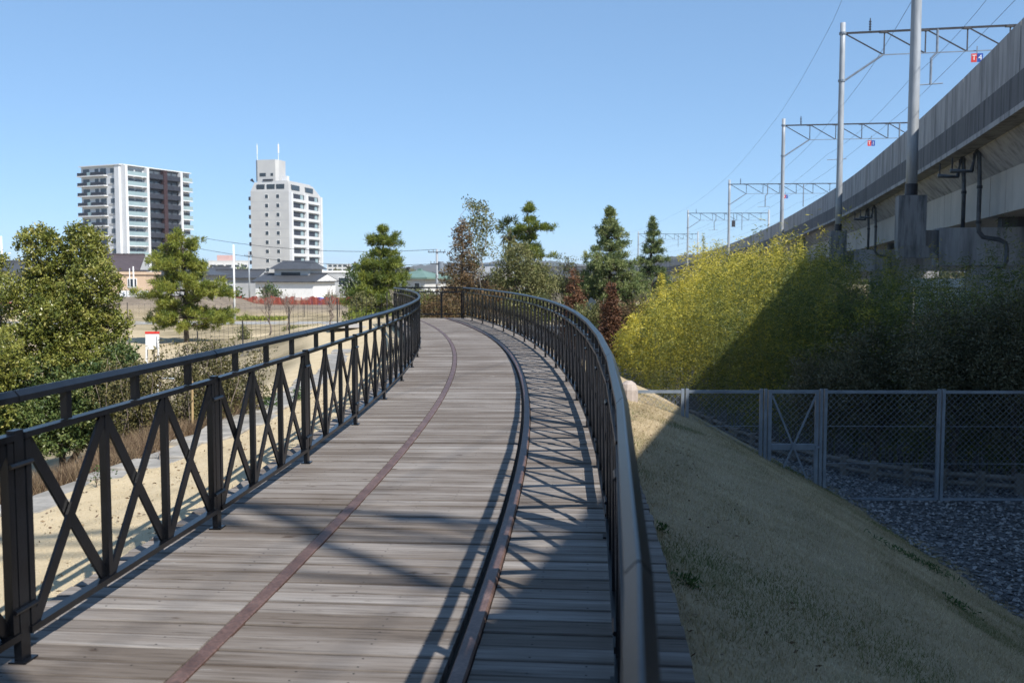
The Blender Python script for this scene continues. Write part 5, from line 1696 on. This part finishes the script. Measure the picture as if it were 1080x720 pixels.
# orange net along the bank top
mN, nt, b = new_mat('orange_net')
b.inputs['Base Color'].default_value = (0.24, 0.050, 0.030, 1)
b.inputs['Roughness'].default_value = 0.7
tb_ = nt.nodes.new('ShaderNodeBsdfTransparent'); ms_ = nt.nodes.new('ShaderNodeMixShader')
rr_ = ramp(nt, [(0.35, (0.35,) * 3), (0.6, (1,) * 3)])
nt.links.new(noise(nt, 1.5, 4), rr_.inputs[0]); nt.links.new(rr_.outputs[0], ms_.inputs[0])
nt.links.new(tb_.outputs[0], ms_.inputs[1]); nt.links.new(b.outputs[0], ms_.inputs[2])
nt.links.new(ms_.outputs[0], nt.nodes['Material Output'].inputs['Surface'])
nf_ = thing('net_fence', 'sagging orange net fence in front of the houses', 'fence', (-22, 99, -1.4))
mb = MB(); po = MB()
px = 238
top, bot = [], []
while px <= 374:
    q = W(px, 322.5, 99); s = math.sin(px * 0.31) * 0.09 + math.sin(px * 0.9) * 0.05
    top.append((q.x, q.y + 0.05 * math.sin(px), W(px, 313.5, 99).z + s)); bot.append((q.x, q.y, q.z - 0.15))
    px += 2
mb.sweep([[top[i], bot[i], tuple(Vector(bot[i]) + Vector((0, 0.01, 0))), tuple(Vector(top[i]) + Vector((0, 0.01, 0)))] for i in range(len(top))])
mb.build('net', mN, nf_)
for i in range(0, len(top), 8):
    MB().tube([Vector(bot[i]) + Vector((0, 0.05, -0.3)), Vector(top[i]) + Vector((0, 0.05, 0.12))], 0.035, 6).build('post', M['red'], nf_)
q0, q1 = W(-14, 321, 86), W(14, 321, 86)
tag(MB().bar(q0, q1, 0.06, 0.35).build('fence_board', M['red']), 'red board low at the left edge behind the evergreens', 'board')

# blue tarp
q = W(334, 317.5, 108)
mb = MB(); rings = []
for i, (z, s) in enumerate([(-0.45, 1.0), (0.1, 0.98), (0.32, 0.85), (0.40, 0.4)]):
    rings.append([(q.x + math.cos(k * PI / 6) * s * 0.95, q.y + math.sin(k * PI / 6) * s * 0.6, q.z + z + 0.06 * math.sin(k * 2.2 + i)) for k in range(12)])
mb.sweep(rings)
tag(mb.build('tarp', M['tarp']), 'bright blue tarp over a pile in front of the storehouse', 'tarp')


# thin mesh fences in the yard
def mesh_fence(label, pts, h, dx, dz, post, mat, hz=None, group=None, wr=0.012, step=2.0):
    P0 = Vector(pts[0]); P1 = Vector(pts[1])
    g = thing('mesh_fence', label, 'fence', (P0 + P1) / 2 + Vector((0, 0, float(gz((P0.x + P1.x) / 2, (P0.y + P1.y) / 2)))), group)
    u = (P1 - P0).normalized(); L = (P1 - P0).length
    n = Vector((-u.y, u.x, 0))
    z0 = lambda s: float(gz(*(P0 + u * s).xy))
    s = 0
    while s <= L:
        MB().obox(P0, u, n, (s - post / 2, s + post / 2), (0.02, 0.02 + post), (z0(s) - 0.2, z0(s) + h + 0.05)).build('post', M[mat], g)
        s += step
    mb = MB()
    s = 0
    while s <= L:
        mb.bar(P0 + u * s + Vector((0, 0, z0(s) + 0.05)), P0 + u * s + Vector((0, 0, z0(s) + h)), wr, wr, n); s += dx
    z = 0.08
    while z <= h + 0.01:
        mb.bar(P0 + Vector((0, 0, z0(0) + z)), P1 + Vector((0, 0, z0(L) + z)), wr, wr, n); z += dz
    mb.build('wires', M[mat], g)


a_, b_ = G(160, 38), G(420, 35)
mesh_fence('black welded mesh fence across the sandy yard behind the left railing', (a_, b_), 1.05, 0.20, 0.20, 0.035, 'dark_steel', wr=0.007)
a_, b_ = G(96, 82), G(372, 82)
mesh_fence('thin dark mesh fence far off at the foot of the brown bank', (a_, b_), 1.2, 0.5, 0.35, 0.05, 'dark_steel', wr=0.010, step=3.0)
a_, b_ = G(254, 33.5), G(278, 33.5)
lt = thing('lattice_fence', 'short grey wooden lattice in front of the mesh fence', 'fence', (a_ + b_) / 2 + Vector((0, 0, -2.1)))
zl = -2.1
for k in range(5):
    p_ = a_.lerp(b_, k / 4)
    MB().box((p_.x, p_.y, zl + 0.5), (0.07, 0.06, 1.1)).build('post', M['log'], lt)
for z in (0.2, 0.5, 0.8, 1.02):
    MB().bar(a_ + Vector((0, -0.06, zl + z)), b_ + Vector((0, -0.06, zl + z)), 0.04, 0.05).build('slat', M['log'], lt)
# row of small green crop and dark soil on the field
for k, (x0, x1, Y, mt, lb) in enumerate([(196, 300, 77, 'pine_needle', 'low green strip of plants across the field'), (300, 374, 62, 'olive_leaf', 'dull low plants along the far side of the yard')]):
    n = 1500
    a_, b_ = G(x0, Y), G(x1, Y)
    C = np.stack([rng.uniform(a_.x, b_.x, n), Y + rng.normal(0, 0.5, n), -2.1 + rng.uniform(0, 0.28, n)], -1)
    tag(np_mesh('ground_cover', leaves(C, rng.normal(size=(n, 3)) + np.array([0, 0, .6]), 0.30, 0.10), M[mt], None, 0.75 + rng.normal(0, 0.15, n)), lb, None, None, 'stuff')

# A-frame board in the yard
q = W(161, 366, 21.5); zg = W(161, 378, 21.5).z
ab = thing('signboard', 'small white A-frame board with a red top behind the hedge', 'sign', (q.x, q.y, zg))
zt_ = W(161, 352, 21.5).z
zb0 = float(gz(q.x, q.y))
MB().obox((q.x, q.y, 0), (1, 0.15, 0), (-0.15, 1, 0), (-0.14, 0.14), (-0.015, 0.015), (zt_ - 0.34, zt_)).build('board', M['white_paint'], ab)
MB().obox((q.x, q.y, 0), (1, 0.15, 0), (-0.15, 1, 0), (-0.15, 0.15), (-0.022, 0.022), (zt_ + 0.002, zt_ + 0.05)).build('red_cap', M['red'], ab)
for sx in (-1, 1):
    MB().tube([(q.x + sx * 0.13, q.y - 0.03, zt_ - 0.02), (q.x + sx * 0.13, q.y - 0.12, zb0 - 0.05)], 0.014, 6).build('leg', M['white_paint'], ab)
    MB().tube([(q.x + sx * 0.13, q.y + 0.03, zt_ - 0.02), (q.x + sx * 0.13 - 0.14, q.y + 0.35, zb0 - 0.05)], 0.014, 6).build('leg', M['white_paint'], ab)
# pale blue board
q = W(353, 373, 30); zb0 = float(gz(q.x, q.y))
pb = thing('notice_board', 'narrow pale blue and white board standing in the yard behind the left railing', 'sign', (q.x, q.y, zb0))
MB().obox((q.x, q.y, 0), (1, 0.3, 0), (-0.3, 1, 0), (-0.10, 0.13), (-0.02, 0.02), (W(353, 381, 30).z, W(353, 366, 30).z)).build('board', M['pale_blue'], pb)
MB().tube([(q.x, q.y + 0.04, zb0 - 0.1), (q.x, q.y + 0.04, W(353, 370, 30).z)], 0.025, 8).build('post', M['galv'], pb)

# poles
def upole(label, px, Y, ty, r, arms, mat='galv_pole', name='utility_pole'):
    q = G(px, Y); zb0 = float(gz(q.x, q.y)); zt = W(px, ty, Y).z
    g = thing(name, label, 'pole', (q.x, q.y, zb0))
    MB().tube([(q.x, q.y, zb0 - 0.2), (q.x, q.y, zt)], [r, r * 0.7], 10).build('pole', M[mat], g, True)
    for (dz, w2) in arms:
        MB().bar((q.x - w2, q.y - 0.1, zt - dz), (q.x + w2, q.y - 0.1, zt - dz), 0.07, 0.07).build('crossarm', M['dark_steel'], g)
        for e in (-0.9, -0.4, 0.4, 0.9):
            MB().tube([(q.x + w2 * e, q.y - 0.1, zt - dz + 0.05), (q.x + w2 * e, q.y - 0.1, zt - dz + 0.22)], 0.04, 6).build('insulator', M['galv'], g)
    return Vector((q.x, q.y, zt))


upole('thin white lamp pole standing in the field between the pine and the pale tower', 247, 76, 258, 0.085, [], 'white_paint', 'lamp_pole')
upole('thin pale pole with a short arm right of the white lamp pole', 263, 118, 265, 0.11, [(0.6, 0.5)])
t1 = upole('concrete utility pole with crossarms left of the tall red brown conifer', 461, 88, 263, 0.14, [(0.25, 0.8), (1.3, 0.6)])
g = bpy.data.objects['utility_pole.001'] if 'utility_pole.001' in bpy.data.objects else None
if g:
    q = t1 + Vector((0.35, 0, -1.9))
    MB().tube([q, q + Vector((0, 0, 0.8))], 0.26, 10).build('transformer', M['galv'], g)
upole('thin pale pole low among the roofs near the plum roof', 137, 100, 283, 0.05, [], 'white_paint', 'lamp_pole')
upole('thicker white pole beside the plum roof, in front of the dark balconied tower', 141, 102, 281, 0.09, [], 'white_paint', 'lamp_pole')
upole('slim white mast at the left edge behind the evergreens', 3, 110, 249, 0.12, [], 'white_paint', 'lamp_pole')
t0 = upole('utility pole hidden behind the top of the bright pine', 190, 105, 246, 0.12, [(0.25, 0.8)])
for k, (da, db, sag, lb) in enumerate([(0.0, 0.0, 1.7, 'upper power line between the bright pine and the utility pole'), (-1.2, -1.3, 1.7, 'lower power line between the bright pine and the utility pole')]):
    pts = []
    for s in np.linspace(0, 1, 24):
        p_ = t0.lerp(t1, s); p_.z += da * (1 - s) + db * s - 4 * sag * s * (1 - s) * 0.5
        pts.append(p_)
    tag(MB().tube(pts, 0.022, 5).build('power_line', M['wire']), lb, 'wire', 'power lines over the field')

# far woods, hedges and hills
M['far_leaf'] = leafmat('far_woodland_leaf', [(0.030, 0.045, 0.022), (0.055, 0.070, 0.032), (0.085, 0.085, 0.045), (0.11, 0.09, 0.06)], 0.1, 0.8)
n = 16000
px = rng.uniform(-400, 1500, n); Y = rng.uniform(330, 460, n)
xw = (px - 540) / FOC * Y
hh = 4.0 + 2.2 * np.sin(xw * 0.09) + 1.5 * np.sin(xw * 0.23 + 1)
C = np.stack([xw, Y, -2.1 + rng.uniform(0, 1, n) * hh], -1)
tag(np_mesh('woods', leaves(C, rng.normal(size=(n, 3)), 3.0, 1.6), M['far_leaf'], None, rng.uniform(0, 1, n)), 'far low band of trees and gardens along the horizon', None, None, 'stuff')
Y = 140
broadleaf('garden_tree', 'round green tree behind the grey house roofs, left of the pale tower', 'tree', G(256, 172), [lob(254, 289, 172, 9, 6), lob(262, 293, 172, 8, 6)], M['deep_green'], per=14, m=16, sig=0.4, L=0.5, Wd=0.25, trunk_r=0.2, tb=0.6)
for k, (px_, py_, Y_, rx_, rz_, lb) in enumerate([(240, 309, 118, 14, 7, 'dark garden shrubs left of the white lamp pole'), (283, 308, 125, 12, 7, 'dark garden shrubs left of the storehouse'), (372, 306, 100, 10, 9, 'dark garden shrub right of the grey and white house')]):
    broadleaf('garden_shrub', lb, 'shrub', G(px_, Y_), [lob(px_, py_, Y_, rx_, rz_), lob(px_ + rx_ * .5, py_ + 3, Y_, rx_ * .6, rz_ * .7)], M['deep_green'], per=22, m=14, sig=0.3, L=0.4, Wd=0.2, trunk_r=0.1, tb=0.5)

M['hill'] = surf('wooded_hill', (0.085, 0.082, 0.078), (0.045, 0.055, 0.050), 0.012, 0.95, 0, 0.0)
for nm, Yh, prof in (('hills', 2600, [(-400, 287), (200, 288), (400, 286), (430, 281), (470, 277), (500, 278), (530, 275), (560, 274), (590, 276), (620, 279), (660, 276), (700, 272), (730, 273), (770, 270), (820, 272), (900, 276), (1000, 273), (1200, 276), (1600, 285)]),
                     ('hills', 900, [(640, 289), (665, 283), (690, 276), (705, 271), (725, 268), (745, 268), (765, 271), (800, 276), (860, 280), (960, 287)])):
    pxs = np.arange(prof[0][0], prof[-1][0] + 1, 4.0)
    pys = np.interp(pxs, [q[0] for q in prof], [q[1] for q in prof]) + 0.5 * np.sin(pxs * 0.31) + 0.35 * np.sin(pxs * 0.83 + 1)
    mb = MB(); secs = []
    for a, b2 in zip(pxs, pys):
        q = W(a, b2, Yh)
        zt = max(q.z, -1.0)
        secs.append([(q.x * 0.97, Yh * 0.97 - 40, -6), (q.x, Yh, zt), (q.x * 1.2, Yh * 1.2, zt * 0.7), (q.x * 1.3, Yh * 1.3, -8)])
    mb.sweep(secs, closed=True, caps=True)
    tag(mb.build(nm, M['hill'], None, True), None, None, None, 'structure')

# air
me = bpy.data.meshes.new('haze')
hv = [(x_, y_, z_) for z_ in (-12, 95) for y_ in (-800, 6500) for x_ in (-6500, 6500)]
me.from_pydata(hv, [], [(0, 2, 3, 1), (4, 5, 7, 6), (0, 1, 5, 4), (2, 6, 7, 3), (0, 4, 6, 2), (1, 3, 7, 5)])
hm = bpy.data.materials.new('haze')
hm.use_nodes = True
hm.node_tree.nodes.clear()
ho = hm.node_tree.nodes.new('ShaderNodeOutputMaterial')
hp = hm.node_tree.nodes.new('ShaderNodeVolumePrincipled')
hp.inputs['Color'].default_value = (0.80, 0.88, 1.0, 1)
hp.inputs['Density'].default_value = 0.0001
hm.node_tree.links.new(hp.outputs[0], ho.inputs['Volume'])
tag(link('haze', me, hm), 'thin pale air over the whole scene', None, None, 'stuff')

# dead leaves
n = 900
y = rng.uniform(2.5, 16, n); d = np.where(rng.uniform(0, 1, n) < 0.8, rng.uniform(-3.6, -1.6, n), rng.uniform(1.55, 2.6, n))
x = CX + np.sqrt((RC + d) ** 2 - (y - CY) ** 2)
C = np.stack([x, y, gz(x, y) + 0.010], -1)
tag(np_mesh('leaf_litter', leaves(C, rng.normal(size=(n, 3)) * np.array([1, 1, 0.25]), rng.uniform(0.015, 0.05, n), 0.018), M['dry_twig'], None, rng.uniform(0, 1, n)), 'scattered dead leaves on the verges beside the boardwalk', None, None, 'stuff')

# ------------------------------------------------------------------ light, sky, camera
SUN_D = Vector((-0.700, 0.735, -1.035)).normalized()      # the way the light travels
elev = math.asin(-SUN_D.z)
az = math.atan2(-SUN_D.x, -SUN_D.y)                     # from +Y towards +X
sl = bpy.data.lights.new('sun', 'SUN')
sl.energy = 4.4
sl.angle = math.radians(0.53)
sl.color = (1.0, 0.955, 0.885)
so = bpy.data.objects.new('sun', sl)
so.rotation_euler = SUN_D.to_track_quat('-Z', 'Y').to_euler()
so.location = (10, -10, 30)
COL.objects.link(so)
w = bpy.data.worlds.new('World')
SC.world = w
w.use_nodes = True
nt = w.node_tree
sk = nt.nodes.new('ShaderNodeTexSky')
sk.sky_type = 'NISHITA'
sk.sun_disc = False
sk.sun_elevation = elev
sk.sun_rotation = az
sk.altitude = 0
sk.air_density = 0.7
sk.dust_density = 0.0
sk.ozone_density = 8.0
gm = nt.nodes.new('ShaderNodeGamma'); gm.inputs['Gamma'].default_value = 0.50
nt.links.new(sk.outputs[0], gm.inputs['Color'])
nt.links.new(mix(nt, gm.outputs[0], (1.08, 1.36, 1.60), 1.0, 'MULTIPLY'), nt.nodes['Background'].inputs['Color'])
nt.nodes['Background'].inputs['Strength'].default_value = 0.15

cam = bpy.data.cameras.new('camera')
cam.sensor_width = 36
cam.lens = FOC / 1080 * 36
cam.clip_start = 0.05
cam.clip_end = 20000
cam.dof.use_dof = True
cam.dof.focus_distance = 9.0
cam.dof.aperture_fstop = 4.0
co = bpy.data.objects.new('camera', cam)
co.location = (0, 0, CAMZ)
co.rotation_euler = (PI / 2 - TH, 0, 0)
COL.objects.link(co)
SC.camera = co
SC.view_settings.view_transform = 'Standard'
SC.view_settings.look = 'None'
SC.view_settings.exposure = 0.68
SC.view_settings.gamma = 1.0
SC.cycles.max_bounces = 6
SC.cycles.transparent_max_bounces = 12
SC.cycles.use_denoising = True
